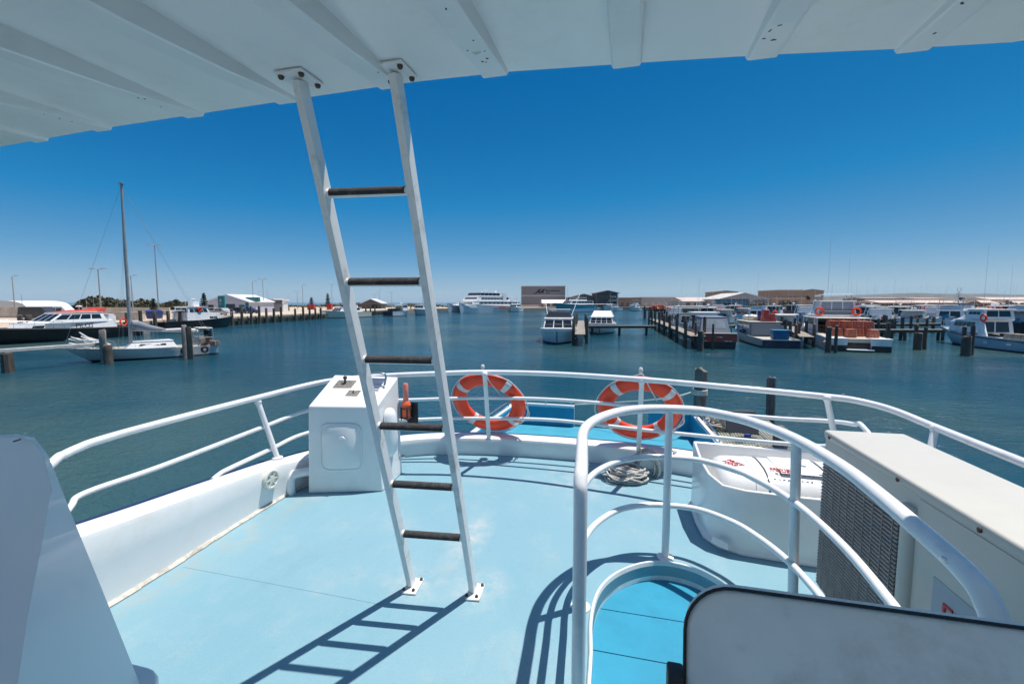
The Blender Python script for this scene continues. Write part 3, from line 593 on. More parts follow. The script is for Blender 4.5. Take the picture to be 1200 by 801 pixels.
# ================================================================== HARBOUR KIT
def pm(name, col, rough=.45, **k): return mat(name, col, rough, var=k.pop('var', .06), scale=k.pop('scale', 1.5), dirt=k.pop('dirt', (.33, .29, .24)), dirt_amt=k.pop('dirt_amt', .35), dirt_scale=k.pop('dirt_scale', 1.6), **k)
HWHITE = pm('boat_white', (.82, .82, .81), .35); HGREY = pm('boat_grey', (.42, .46, .50), .45); HCREAM = pm('boat_cream', (.72, .68, .58), .4)
HBLACK = pm('boat_black', (.014, .014, .016), .4, dirt=(.12, .11, .1)); HNAVY = pm('boat_navy', (.012, .022, .055), .4); HTEAL = pm('boat_teal', (.02, .30, .36), .35)
HLBLUE = pm('boat_pale_blue', (.30, .47, .58), .45); HRED = pm('boat_red', (.52, .07, .04), .5); BOOT = pm('antifoul_dark', (.02, .028, .035), .6); DECKT = pm('boat_deck_tan', (.48, .43, .36), .7); DECKG = pm('boat_deck_grey', (.40, .40, .39), .7)
GLASS = mat('dark_window_glass', (.015, .02, .026), .08, var=.2, scale=.8, spec=.7)
GLASSL = mat('pale_window_glass', (.30, .34, .36), .1, var=.2, scale=.8)
ALU = mat('mast_alloy', (.42, .41, .39), .45, .3, var=.15, scale=3)
CANVAS = pm('grey_canvas', (.22, .25, .29), .9, scale=4); CANVASB = pm('blue_canvas', (.03, .06, .20), .9); CANVASW = pm('white_canvas', (.68, .67, .64), .9)
TIMBER = mat('weathered_pile_timber', (.105, .088, .072), .9, var=.45, scale=3, stretch=(4, 4, .5), bump=.6, bscale=20, dirt=(.03, .026, .022), dirt_amt=.8, dirt_scale=2)
TIMBERL = mat('bleached_jetty_board', (.30, .265, .22), .9, var=.3, scale=5, dirt=(.12, .1, .085), dirt_amt=.6, dirt_scale=4)
CONC = mat('pale_concrete', (.58, .50, .40), .85, var=.15, scale=.6, dirt=(.30, .25, .20), dirt_amt=.5, dirt_scale=.5)
SAND = mat('sandy_ground', (.52, .42, .32), .95, var=.18, scale=.08, dirt=(.22, .19, .16), dirt_amt=.6, dirt_scale=.05)
TARP = pm('lilac_wall_sheet', (.52, .52, .60), .6); TANW = pm('tan_brick_wall', (.30, .22, .165), .8); TANR = pm('pale_pink_roof', (.56, .45, .39), .7); GREYW = pm('grey_cladding', (.25, .23, .235), .6, stretch=(8, 8, .2)); GREYL = pm('light_grey_cladding', (.34, .33, .33), .6, stretch=(8, 8, .2))
DARKW = pm('dark_shed_wall', (.10, .10, .108), .7); ROOFL = pm('white_shed_roof', (.62, .60, .56), .5); TEALS = pm('teal_sign_panel', (.008, .16, .18), .4); BROWN = pm('brown_shed_wall', (.16, .10, .075), .8); POT = mat('red_craypot_mesh', (.50, .15, .085), .9, var=.6, scale=9, dirt=(.08, .06, .05), dirt_amt=.9, dirt_scale=6)
BLUEBOX = pm('blue_bin_plastic', (.01, .14, .28), .5); BLUESK = pm('blue_skip_paint', (.015, .05, .22), .5); LEAF = mat('dark_pine_foliage', (.022, .04, .02), .8, var=.4, scale=.9); SCRUB = mat('dune_scrub_foliage', (.11, .105, .055), .85, var=.45, scale=.25, dirt=(.12, .085, .05), dirt_amt=.6, dirt_scale=.12); BARK = mat('grey_bark', (.10, .085, .07), .9)
BUOYP = pm('pink_buoy', (.62, .28, .22), .5)

def hull(root, L, B, fb, fs, mats, rake=.10, tw=.88, bul=.28, stripe=None, fore=.5, pw=2.2):
    """mats = hull, boot, deck (, stripe).  local +x is the bow, waterline z = 0"""
    n = 15; rows = []
    for i in range(n):
        t = i/(n-1); k = min(1, t/.35); bd = B/2*(tw+(1-tw)*k)
        if t > fore: bd *= 1-((t-fore)/(1-fore))**pw*.97
        z = fs+(fb-fs)*t**1.9; bw = bd*(.93-.42*max(0, t-.35)**1.3); xd = -L/2+t*L; xw = -L/2+t*L*(1-rake); xk = -L/2+t*L*(1-rake*1.5)
        zm = z-.28*min(1, z)
        pts = [(xk, 0, -.5), (xw, bw*.8, -.28), (xw, bw, .0), (xw+(xd-xw)*.12, bw+(bd-bw)*.1, .12), (xw+(xd-xw)*.75, bw+(bd-bw)*.72, zm), (xd, bd, z), (xd, max(.005, bd-.08), z), (xd, max(.003, bd-.09), z-bul), (xd, 0, z-bul)]
        rows.append(pts)
    mb = MB(); seg = [1, 1, 1, 0, 3 if len(mats) > 3 else 0, 0, 0, 2]
    for s in (1, -1):
        for k in range(8):
            a = [[Vector((p[k][0], s*p[k][1], p[k][2])), Vector((p[k+1][0], s*p[k+1][1], p[k+1][2]))] for p in rows]
            if s < 0: a = [[q[1], q[0]] for q in a]
            mb.loft(a, seg[k], k in (3, 4), closed=False, caps=(False, False))
    p = rows[0]; m3 = 3 if len(mats) > 3 else 0
    loop = [Vector(q) for q in p[:6]] + [Vector((q[0], -q[1], q[2])) for q in p[5:0:-1]]
    mb.add(loop, [tuple(range(len(loop)-1, -1, -1))], 0)
    w = p[5][1]-.08; zt = p[5][2]; mb.add([(p[0][0]+.02, -w, zt-bul), (p[0][0]+.02, w, zt-bul), (p[0][0]+.02, w, zt-.002), (p[0][0]+.02, -w, zt-.002)], [(0, 1, 2, 3)], 0)
    h = mb.build('hull', mats, root); return h, rows
def sheer(rows, t, inset=.12):
    f = t*(len(rows)-1); i = min(len(rows)-2, int(f)); a = rows[i][5]; b = rows[i+1][5]; k = f-i
    return a[0]+(b[0]-a[0])*k, max(.0, a[1]+(b[1]-a[1])*k-inset), a[2]+(b[2]-a[2])*k
def bow_rail(root, rows, t0=.45, h=.6, m=None):
    mb = MB(); P = []
    ts = [t0+(.985-t0)*i/8 for i in range(9)]
    port = [Vector((lambda q: (q[0]-.05, q[1], q[2]+h))(sheer(rows, t))) for t in ts]
    star = [Vector((p.x, -p.y, p.z)) for p in reversed(port)]
    mb.tube([Vector((port[0].x-.3, port[0].y, port[0].z-h))]+port+star+[Vector((star[-1].x-.3, star[-1].y, star[-1].z-h))], .022, 5)
    for t in ts[1::2]:
        q = sheer(rows, t)
        for s in (1, -1): mb.tube([(q[0]-.05, s*q[1], q[2]), (q[0]-.05, s*q[1], q[2]+h)], .016, 5)
    mb.build('bow_rail', m or STEEL, root)
def pane(face, u0, u1, v0, v1, off=.012, th=.02):
    m = MB(); q = [on_face(*face, u, v, -th) for u, v in ((u0, v0), (u1, v0), (u1, v1), (u0, v1))]; r = [on_face(*face, u, v, off) for u, v in ((u0, v0), (u1, v0), (u1, v1), (u0, v1))]; m.hexa(q, r); return m
def cabin(root, x0, x1, w, z0, z1, sf=.5, sb=.1, ss=.1, m=None, side=None, front=None, back=None, glass=None, roof=.12, rm=None, name='cabin', w1=None, z0f=None, rh=.07):
    """block with sloped sides; side/front/back = (count, u0, u1, v0, v1)"""
    m = m or HWHITE; a, b = w/2, (w1 or w)/2
    A = [Vector(p) for p in ((x0, a, z0), (x0, -a, z0), (x1, -b, z0f or z0), (x1, b, z0f or z0))]
    T = [Vector(p) for p in ((x0+sb, a-ss, z1), (x0+sb, -a+ss, z1), (x1-sf, -b+ss, z1), (x1-sf, b-ss, z1))]
    mb = MB(); mb.hexa(A, T); body = mb.build(name, m, root, bevel=.02, segs=1)
    F_ = {'port': (A[3], A[0], T[0], T[3]), 'star': (A[1], A[2], T[2], T[1]), 'front': (A[2], A[3], T[3], T[2]), 'back': (A[0], A[1], T[1], T[0])}
    for key, spec in (('port', side), ('star', side), ('front', front), ('back', back)):
        if not spec: continue
        n, u0, u1, v0, v1 = spec
        if key == 'port': u0, u1 = 1-u1, 1-u0
        g = (u1-u0)/n
        for i in range(n): pane(F_[key], u0+g*i+g*.05, u0+g*(i+1)-g*.05, v0, v1).build('window', glass or GLASS, body)
    if roof is not None:
        r = roof; mb = MB(); P = [Vector((T[0].x-r, T[0].y+r, z1)), Vector((T[1].x-r, T[1].y-r, z1)), Vector((T[2].x+r, T[2].y-r, z1)), Vector((T[3].x+r, T[3].y+r, z1))]
        mb.hexa([p+Vector((0, 0, -.001)) for p in P], [p*1+Vector((0, 0, rh)) for p in P]); mb.build('roof', rm or m, body, bevel=.02, segs=1)
    return body
def frame_top(root, x0, x1, w, z0, z1, m=None, name='hardtop', th=.08, rake=.3, posts=True, fm=None):
    mb = MB(); mb.box((x0, -w/2, z1), (x1, w/2, z1+th)); t = mb.build(name, m or HWHITE, root, bevel=.03, segs=2)
    if posts:
        for x, d in ((x0+.1, -rake), (x1-.1, rake)):
            for s in (1, -1):
                mb = MB(); mb.tube([(x+d, s*(w/2-.05), z0), (x, s*(w/2-.1), z1)], .035, 6); mb.build('post', fm or STEEL, t)
    return t
def aerial(root, x, y, z, h, r=.014, m=None, name='aerial', lean=0):
    mb = MB(); mb.tube([(x, y, z), (x-lean, y, z+h)], r, 5, r2=r*.5); return mb.build(name, m or HWHITE, root)
def radar(root, x, z):
    mb = MB(); mb.lathe([(.02, 0), (.06, .02), (.06, .3), (.02, .32)], 10, 0, Matrix.Translation((x, 0, z))); mb.lathe([(.05, .32), (.28, .34), (.3, .42), (.25, .5), (.05, .53)], 16, 0, Matrix.Translation((x, 0, z))); return mb.build('radar', HWHITE, root)
def mini_buoy(root, x, y, z, r=.36, axis='x'):
    mb = MB(); L = []
    for k in range(16):
        a = 2*math.pi*k/16; L.append((x, y+r*math.cos(a), z+r*math.sin(a)) if axis == 'x' else (x+r*math.cos(a), y, z+r*math.sin(a)))
    mb.tube(L, .085, 8, closed=True); return mb.build('lifebuoy', ORANGE, root)
def boat_root(stern, bow, label, name='motor_boat', cat='boat', group=None):
    """stern and bow given as (column, distance)"""
    a = far(*stern); b = far(*bow); d = b-a; c = (a+b)/2
    return thing(name, label, cat, c, math.atan2(d.y, d.x), group), d.length
def pile_mb(h, r=.17, below=1.2, seed=0, square=False):
    rnd = random.Random(seed); mb = MB(); rings = []; n = 10
    ph = [rnd.uniform(.88, 1.1) for _ in range(n)]
    zs = [-below, 0, h*.35, h*.7, h-.05, h]
    for i, z in enumerate(zs):
        s = (1.06, 1.04, 1.0, .98, .97, .82)[i]; dx = rnd.uniform(-.02, .02)
        rings.append([Vector((r*s*ph[k]*math.cos(2*math.pi*k/n)+dx, r*s*ph[k]*math.sin(2*math.pi*k/n), z + (rnd.uniform(-.05, .04) if i == 5 else 0))) for k in range(n)])
    mb.loft(rings, smooth=True); return mb
PILES = {}
def pile(u, D, h, label, r=.17, group=None, name='mooring_pile', m=None, lean=0, seed=None):
    key = (round(h, 1), r, seed)
    o = pile_mb(h, r, seed=hash(key) % 99).build(name, m or TIMBER); o.location = far(u, D); o.rotation_euler = (lean, lean*.6, 0)
    return tag(o, label, 'mooring pile', group)
def crates(root, x0, x1, y0, y1, z0, z1, n, m, name='craypot', jit=.03):
    rnd = random.Random(int(x0*100+z1*10)); nx, ny, nz = n
    for i in range(nx):
        for j in range(ny):
            for k in range(nz):
                dx, dy, dz = (x1-x0)/nx, (y1-y0)/ny, (z1-z0)/nz
                if k == nz-1 and rnd.random() < .18: continue
                mb = MB(); c = Vector((x0+dx*(i+.5)+rnd.uniform(-jit, jit), y0+dy*(j+.5)+rnd.uniform(-jit, jit), z0+dz*k)); w = dx*.46; d = dy*.46; h = dz*.94
                mb.hexa([c+Vector(p) for p in ((-w, -d, 0), (w, -d, 0), (w, d, 0), (-w, d, 0))], [c+Vector(p) for p in ((-w*.85, -d*.85, h), (w*.85, -d*.85, h), (w*.85, d*.85, h), (-w*.85, d*.85, h))])
                for q in (-.5, 0, .5): mb.bar(c+Vector((q*w*1.7, -d*1.01, h*.05)), c+Vector((q*w*1.5, -d*.87, h)), .04, .05, 1)
                mb.build(name, [m, DECKT], root)

# ================================================================== LAND
def sheet(name, pts, z, m, kind='structure'):
    bm = bmesh.new(); vs = [bm.verts.new((p.x, p.y, WZ+z)) for p in pts]; es = [bm.edges.new((vs[i], vs[(i+1) % len(vs)])) for i in range(len(vs))]
    bmesh.ops.triangle_fill(bm, edges=es, use_beauty=True, use_dissolve=False)
    for f in bm.faces:
        if f.normal.z < 0: f.normal_flip()
    ex = bmesh.ops.extrude_face_region(bm, geom=bm.faces[:]); bmesh.ops.translate(bm, verts=[g for g in ex['geom'] if isinstance(g, bmesh.types.BMVert)], vec=(0, 0, -z-2.0)); bmesh.ops.recalc_face_normals(bm, faces=bm.faces)
    me = bpy.data.meshes.new(name); bm.to_mesh(me); bm.free(); me.materials.append(m); o = bpy.data.objects.new(name, me); COL.objects.link(o); return tag(o, kind=kind)
def cp(r, D, h=0): q = HF*D + RT*r; return Vector((q.x, q.y, WZ+h))
LANDZ = 1.55
sheet('quay_ground', [cp(*p) for p in ((-57, -60), (-52, 77), (-43.7, 179), (-33, 196), (20, 229), (62, 264), (80, 262), (88, 190), (130, 190), (190, 168), (330, 126), (3000, 120), (3000, 5600), (160, 1100), (0, 340), (-150, 275), (-400, 245), (-400, -60))], LANDZ, SAND)
# far hills: one long eroded ridge
mb = MB(); rings = []; random.seed(21); D0 = 7200
for i in range(91):
    r = (.40 + 1.35*i/90)*D0; env = min(1, max(0, (i-6)/22))
    hh = 22 + env*(112 + 9*math.sin(i*.23) + 6*math.sin(i*.61+1) + random.uniform(-3, 3))
    rings.append([cp(r, D0-1300, -1), cp(r+random.uniform(-40, 40), D0-700+random.uniform(-160, 160), hh*.30), cp(r, D0-260+random.uniform(-120, 120), hh*(.72+random.uniform(-.05, .05))), cp(r, D0, hh), cp(r, D0+900, hh*.92), cp(r, D0+1200, -1)])
mb.loft(rings, closed=True, smooth=True)
tag(mb.build('hills', mat('dry_range_scrub', (.12, .105, .08), .95, var=.35, scale=.004, dirt=(.07, .08, .06), dirt_amt=.7, dirt_scale=.0025)), kind='structure')

# wharf along the left: beam, facing and fender piles
def wline(t): return cp(-52.0+8.3*t, 77+102*t)            # t = 0 near the black patrol boat, 1 at the far corner
wh = thing('timber_wharf', 'long timber faced wharf edge running away along the left side of the harbour', 'wharf', wline(.2))
a, b = wline(-.55), wline(1.0); d = (b-a).normalized(); nrm = Vector((d.y, -d.x, 0)); ang = math.atan2(d.y, d.x); o = wline(.2)
mb = MB(); mb.bar(a-o+Vector((0, 0, LANDZ-.16))+nrm*.18, b-o+Vector((0, 0, LANDZ-.16))+nrm*.18, .34, .36); mb.build('cap_beam', CONC, wh, bevel=.02)
mb = MB(); mb.bar(a-o+Vector((0, 0, LANDZ-.62))+nrm*.42, b-o+Vector((0, 0, LANDZ-.62))+nrm*.42, .2, .28); mb.build('fender_wale', TIMBER, wh)
for i in range(58):
    q = a+(b-a)*(i+.4)/58 - o; mb = MB(); mb.tube([q+nrm*.3+Vector((0, 0, -1.2)), q+nrm*.3+Vector((0, 0, LANDZ-.4))], .16, 7); mb.build('support_pile', TIMBER, wh)
random.seed(4)
for i, u in enumerate((13, 24, 60, 122, 141, 157, 174, 190, 204, 266, 277.6, 289, 298.5, 307, 316.2, 325, 341.5, 351, 358.5, 365.5, 372, 409, 414.5, 420, 425.5, 431, 436.5, 479, 484, 503, 512)):
    # where column u meets the wharf line
    k = (u-CU)/F; D = (-52.0-8.3*77/102)/(k-8.3/102) ; 
    if u in (277.6, 289, 298.5, 325, 351, 409): h = 3.3
    else: h = 2.9
    h += random.uniform(-.15, .2)
    p = pile_mb(h, .24, seed=i).build('fender_pile', TIMBER); p.location = cp(k*D+.95, D); p.rotation_euler = (random.uniform(-.015, .015), random.uniform(-.015, .015), 0)
    tag(p, 'dark timber fender pile standing along the wharf edge on the left', 'pile', 'fender piles along the timber wharf')

# ------------------------------------------------------------------ sheds and buildings
def building(name, label, u0, u1, D, vtop, depth=14, roof='flat', wm=None, rm=None, vpeak=None, cat='building', rz=0, base=LANDZ, over=.3):
    um = (u0+u1)/2; w = (u1-u0)/F*D; h = hgt(vtop, D)-base; t = thing(name, label, cat, far(um, D, base), YAW+rz)
    mb = MB(); mb.box((-w/2, 0, -.2), (w/2, depth, h)); wall = mb.build('wall', wm or GREYL, t)
    mb = MB()
    if roof == 'flat': mb.box((-w/2-over, -over, h), (w/2+over, depth+over, h+.35))
    else:
        pk = hgt(vpeak, D)-base
        if roof == 'gable_front':                            # gable end faces the water
            mb.prism([(-w/2-over, -over, h), (w/2+over, -over, h), (w/2+over, -over, h+.2), (0, -over, pk+.2), (-w/2-over, -over, h+.2)], (0, depth+2*over, 0))
            mg = MB(); mg.prism([(-w/2, -.02-over, h+.02), (w/2, -.02-over, h+.02), (0, -.02-over, pk-.05)], (0, .015, 0)); mg.build('gable', wm or GREYL, t)
        else: mb.prism([(-w/2-over, -over, h), (-w/2-over, depth+over, h), (-w/2-over, depth*.5, pk)], (w+2*over, 0, 0))
    mb.build('roof', rm or ROOFL, t); return t, w, h
def opening(t, x0, x1, z0, z1, m, name='window', y=0, th=.06):
    mb = MB(); mb.box((x0, y-th, z0), (x1, y+.05, z1)); return mb.build(name, m, t)
# grey building with the big slanted emblem
t, w, h = building('waterfront_hall', 'big grey clad hall with a black slanted emblem across its upper wall', 611.5, 662, 275, 335.5, 20, wm=GREYW, rm=HWHITE)
mb = MB(); mb.box((-w/2-.1, -.12, h*.53), (w/2+.1, .05, h*.555)); mb.build('white_trim', HWHITE, t)
mb = MB()
def slant(x, z, dx, dz, th): mb.prism([(x, -.02, z), (x+th, -.02, z), (x+th+dx, -.02, z+dz), (x+dx, -.02, z+dz)], (0, -.1, 0))
zz = h*.64
slant(-5.4, zz, 3.0, 2.6, 1.1); slant(-3.3, zz+.6, .3, 1.9, .9); slant(-3.0, zz, 3.0, 2.6, 1.1); slant(-.9, zz+.2, .25, 2.2, .9); slant(-6.6, zz-.1, 1.2, .45, 1.6)
mb.build('emblem', HBLACK, t)
mb = MB(); random.seed(2)
for k in range(9): mb.box((1.4+k*.95, -.09, zz+1.35), (2.15+k*.95, .0, zz+2.0+.3*(k == 0)))
for k in range(4): mb.box((1.4+k*.6, -.09, zz+.15), (1.85+k*.6, .0, zz+.65))
mb.build('sign_lettering', HBLACK, t)
opening(t, -w/2+.4, -w/2+5, .0, 1.5, HNAVY, 'low_door'); opening(t, 5, w/2-.6, 0, 2.6, DARKW, 'roller_door')
t, w, h = building('waterfront_pavilion', 'low open pavilion with broad white hipped roof in front of the grey hall', 637, 661, 245, 355, 9, 'ridge', wm=DECKT, rm=HWHITE, vpeak=351.0, over=1.0)
for x in (-w/2+.5, -w/6, w/6, w/2-.5): opening(t, x-.1, x+.1, 0, h, HWHITE, 'post', y=-.6)
for k in range(3): opening(t, -w/2+1+k*w/3, -w/2+w/3-.3+k*w/3, .6, h-.3, DARKW)
t, w, h = building('boat_shed', 'dark grey shed with low curved gable behind the teal yacht', 668, 700, 262, 348.5, 20, 'gable_front', wm=DARKW, rm=GREYW, vpeak=344.5)
opening(t, -w/2+2, w/2-2, 0, h*.7, DARK, 'roller_door')
t, w, h = building('harbour_office', 'two storey dark grey office with low pitched roof and window bands', 699, 723.5, 255, 343.5, 16, 'gable_front', wm=DARKW, rm=GREYW, vpeak=340.5, over=.9)
for z in (.8, h*.55):
    for k in range(5): opening(t, -w/2+.8+k*(w-1.6)/5, -w/2+.5+(k+1)*(w-1.6)/5, z, z+h*.3, GLASS)
opening(t, w/2-.5, w/2+.15, 0, h-.2, HWHITE, 'end_panel')
t, w, h = building('brick_store', 'low tan brick store between the grey office and the long pale shed', 725, 751, 270, 349.3, 14, wm=TANW, rm=TANW)
for k in range(4): opening(t, -w/2+1+k*w/4, -w/2+w/4-.5+k*w/4, .3, 2.4, DARKW)
t, w, h = building('long_shed', 'long pale grey shed with flat parapet and a red brown end', 752, 800, 285, 348.6, 22, wm=GREYL, rm=ROOFL)
for k in range(6): opening(t, -w/2+2+k*w/6.2, -w/2+w/6.2-1+k*w/6.2, .3, 2.6, HGREY, 'roller_door')
opening(t, w/2-6, w/2-.2, 0, h-.4, BROWN, 'end_panel')
t, w, h = building('fish_shed', 'shed with pale cream sloping roof between the long shed and the peaked shed', 800, 846, 240, 352.5, 24, 'ridge', wm=GREYL, rm=TANR, vpeak=348.0)
for k in range(5): opening(t, -w/2+1.5+k*w/5, -w/2+w/5-.5+k*w/5, .2, h*.75, DARKW, 'doorway')
t, w, h = building('upper_block', 'small brown grey block rising above the cream roofed shed', 836, 863.5, 290, 342.2, 14, 'gable_front', wm=TANW, rm=GREYW, vpeak=340.7)
opening(t, -3, 3, h-3.2, h-1.2, BROWN)
t, w, h = building('peaked_shed', 'wide pale grey shed with low peaked gable and dark high windows', 842, 900, 225, 350.5, 24, 'gable_front', wm=GREYL, rm=ROOFL, vpeak=343.2)
opening(t, w*.18, w*.46, h-1.6, h-.3, DARKW); opening(t, -w*.4, -w*.2, 0, h*.6, DARKW, 'doorway')
t, w, h = building('wharf_cabin', 'grey box cabin with dark door and windows standing on the timber pier', 846, 876, 165, 351.4, 6, wm=GREYL, rm=GREYW)
opening(t, -w/2+.2, -w/2+2.6, .4, 2.3, HNAVY); opening(t, -.8, .6, .3, 2.2, DARK, 'door'); opening(t, 1.6, 3.4, .8, 2.0, GLASSL)
t, w, h = building('stone_warehouse', 'tall tan warehouse with flat parapet and low gabled right half', 912, 938, 250, 340.2, 22, wm=TANW, rm=TANR)
mb = MB(); w2 = 26/F*250; mb.box((w/2, .4, -.2), (w/2+w2, 22, h-.3)); mb.build('gabled_wing', TANW, t)
mb = MB(); mb.prism([(w/2-.2, 0, h-.3), (w/2+w2+.3, 0, h-.3), (w/2+w2+.3, 0, h-.1), (w/2+w2*.45, 0, h+.75), (w/2-.2, 0, h-.1)], (0, 22, 0)); mb.build('wing_roof', GREYW, t)
mb = MB(); mb.box((-w/2-4, -5, -.2), (w/2-1, .0, h*.5)); mb.build('lean_to', TANW, t); mb = MB(); mb.box((-w/2-4.3, -5.4, h*.5), (w/2-.8, .0, h*.5+.4)); mb.build('lean_to_roof', TANR, t)
mb = MB(); mb.prism([(w/2+2.0, .4, h*.45), (w/2+4.8, .4, h*.45), (w/2+4.8, .4, h*.58), (w/2+3.4, .4, h*.68), (w/2+2.0, .4, h*.58)], (0, -.1, 0)); mb.build('arched_window', DARK, t)
opening(t, w/2+7.2, w/2+10.6, h*.62, h*.72, HWHITE, 'sign', y=.4)
for k in range(3): opening(t, -w/2-3+k*4, -w/2-1+k*4, .4, h*.38, DARKW, y=-5)
for i, (u0, u1, D, vt, vp, lab, wm, rm) in enumerate(((1014, 1058, 330, 349.8, 348.2, 'dark low shed on the skyline left of the long pink roofed shed', BROWN, GREYW), (1071, 1106, 330, 349.5, 348.6, 'pale pink block standing above the long low brown sheds', TANR, TANR), (1158, 1290, 340, 350.8, 348.0, 'far low shed with broad pink roof at the right edge', BROWN, TANR))):
    t, w, h = building('low_shed', lab, u0, u1, D, vt, 24, 'ridge', wm=wm, rm=rm, vpeak=vp)
    for k in range(4): opening(t, -w/2+2+k*w/4, -w/2+w/4-2+k*w/4, .2, h*.6, DARKW, 'doorway')
t, w, h = building('long_brown_shed', 'very long low brown shed with pink roof and two dark gables across the right background', 1030, 1300, 235, 354.6, 20, 'ridge', wm=BROWN, rm=TANR, vpeak=351.4, over=.8)
for u in (1138, 1176):
    x = (u-1165)/F*235; mb = MB(); mb.prism([(x-3.9, -1.2, h-1.4), (x+3.9, -1.2, h-1.4), (x+3.9, -1.2, h-.3), (x, -1.2, h+1.4), (x-3.9, -1.2, h-.3)], (0, 8, 0)); mb.build('dark_gable', BROWN, t)
    opening(t, x-1.6, x+1.6, 0, h-1.5, DARK, 'doorway', y=-1.2)
for k in range(24): opening(t, -w/2+1+k*w/24, -w/2+w/24-.8+k*w/24, .3, h*.6, DARKW, 'doorway')
# left side
t, w, h = building('marine_store', 'pale lilac store with white gabled roof behind the patrol boat', 243, 292, 112, 354.2, 12, 'gable_front', wm=TARP, rm=HWHITE, vpeak=345.5, base=LANDZ)
opening(t, -.5, 1.9, .9, 2.2, HNAVY); opening(t, 2.9, 4.2, .3, 2.0, TEALS, 'door'); opening(t, -4.6, -3.4, .8, 2.0, GLASS); opening(t, w/2-.7, w/2+.1, 0, h, TEALS, 'corner_panel')
mb = MB(); mb.box((3.1, 2.5, h+.2), (6.2, 3.5, h+1.3)); mb.build('roof_sign', TEALS, t)
sg = thing('pylon_sign', 'tall teal pylon sign with a pale emblem in front of the lilac store', 'sign', far(261, 100, LANDZ), YAW)
mb = MB(); hs_ = hgt(346.5, 100)-LANDZ; mb.box((-.8, 0, 0), (.45, .3, hs_)); mb.build('panel', TEALS, sg); mb = MB(); mb.box((.455, .02, 0), (.72, .28, hs_-.05)); mb.build('edge_panel', pm('bright_teal_panel', (.01, .32, .34), .4), sg)
mb = MB(); c = (-.28, -.005, hs_*.74); mb.tube([(c[0]+.17*math.cos(a)*(1-.15*a/5), -.02, c[2]+.19*math.sin(a)) for a in [R(-160+28*k) for k in range(11)]], .045, 6); mb.ball((c[0]+.02, -.02, c[2]+.28), (.07, .04, .08), 8); mb.box((c[0]-.28, -.012, c[2]-.72), (c[0]+.25, .01, c[2]-.66)); mb.build('emblem', HWHITE, sg)
t, w, h = building('flat_shelter', 'open shelter with thin flat white roof right of the lilac store', 297, 321, 125, 351.2, 5, wm=DARKW, rm=HWHITE)
for k in range(4): opening(t, -w/2+.3+k*w/4, -w/2+w/4-.1+k*w/4, .2, h-.4, (GLASS, TANW, HWHITE, GLASS)[k], 'panel')
t, w, h = building('white_cabin', 'small white site cabin on the quay beside the flat shelter', 326.5, 332.5, 135, 352.2, 3, wm=HWHITE, rm=HWHITE); opening(t, -.3, .3, .1, 1.7, HGREY, 'door')
t, w, h = building('kiosk', 'low white kiosk left of the small white site cabin', 319.5, 326, 132, 354.9, 3, wm=HWHITE, rm=HWHITE); opening(t, -.6, .6, .6, 1.2, DARKW)
t, w, h = building('peaked_hut', 'brown quay hut with a low white pyramid roof behind the white workboat', 424, 447, 190, 355.6, 7, 'gable_front', wm=DARKW, rm=HWHITE, vpeak=350.4, over=.6); opening(t, -2.6, -.5, .2, h*.8, BROWN, 'doorway'); opening(t, .3, 2.4, .2, h*.8, DARK, 'doorway')
t, w, h = building('brown_store', 'long low brown store left of the white peaked hut', 412, 424, 195, 355.6, 5, wm=BROWN, rm=GREYW); opening(t, -1.6, -.3, .1, 1.6, RED, 'door')
dm = thing('dome_shelter', 'white fabric dome shelter on a beige base at the far left', 'shelter', far(6, 88, LANDZ), YAW)
mb = MB(); rings = []
for y in (0, 9): rings.append([Vector((4.4*math.cos(math.pi*k/14), y, 1.2+1.75*abs(math.sin(math.pi*k/14))**.7)) for k in range(15)])
mb.loft(rings, closed=True); mb.build('dome_skin', CANVASW, dm); mb = MB(); mb.box((-5, .1, -.1), (5, 9, 1.2)); mb.build('base_wall', CONC, dm)
# ------------------------------------------------------------------ quay clutter, vehicles, lamps, trees
def lamp(u, D, vtop, label, arms=1, tilt=0):
    t = thing('street_lamp', label, 'street lamp', far(u, D, LANDZ), YAW, 'lamp posts on the quay'); h = hgt(vtop, D)-LANDZ
    mb = MB(); mb.tube([(0, 0, 0), (0, 0, h)], .11, 8, r2=.06); mb.build('pole', ALU, t)
    for s in ((1,) if arms == 1 else (1, -1)):
        mb = MB(); mb.tube([(0, 0, h-.05), (.55*s, 0, h+.08)], .04, 6); mb.build('arm', ALU, t)
        mb = MB(); mb.loft([[Vector((s*x, y, h+z)) for y, z in ((-b, .04), (b, .04), (b*.8, .16), (-b*.8, .16))] for x, b in ((.45, .08), (.7, .17), (1.1, .14), (1.25, .05))]); mb.build('lamp_head', HGREY, t)
for a in ((19, 80, 324, 'short street lamp beside the white dome shelter', 1), (119.5, 66, 316, 'double headed lamp post above the pilot boat, left of the yacht mast', 2), (157, 82, 323.5, 'lamp post just right of the yacht mast', 1), (187, 74, 289, 'tallest lamp post, double headed, over the black patrol boat', 2), (298, 118, 330, 'single lamp post at the right end of the lilac store', 1), (310, 120, 327.5, 'double headed lamp post rising over the flat white shelter', 2), (349.6, 165, 341.5, 'short double headed lamp post on the quay left of the dark pine', 2), (356, 150, 334, 'single lamp post on the quay right of the short double headed one', 1), (390, 180, 333.5, 'double headed lamp post just left of the ladder, above the cream cruiser', 2), (439.5, 205, 345, 'low double headed lamp post above the peaked hut', 2), (459.7, 195, 342, 'double headed lamp post seen between the ladder stiles at right', 2), (445.2, 200, 339.5, 'slim lamp post behind the peaked hut', 1), (495.5, 200, 348, 'small lamp post beside the right ladder stile', 1)): lamp(*a)
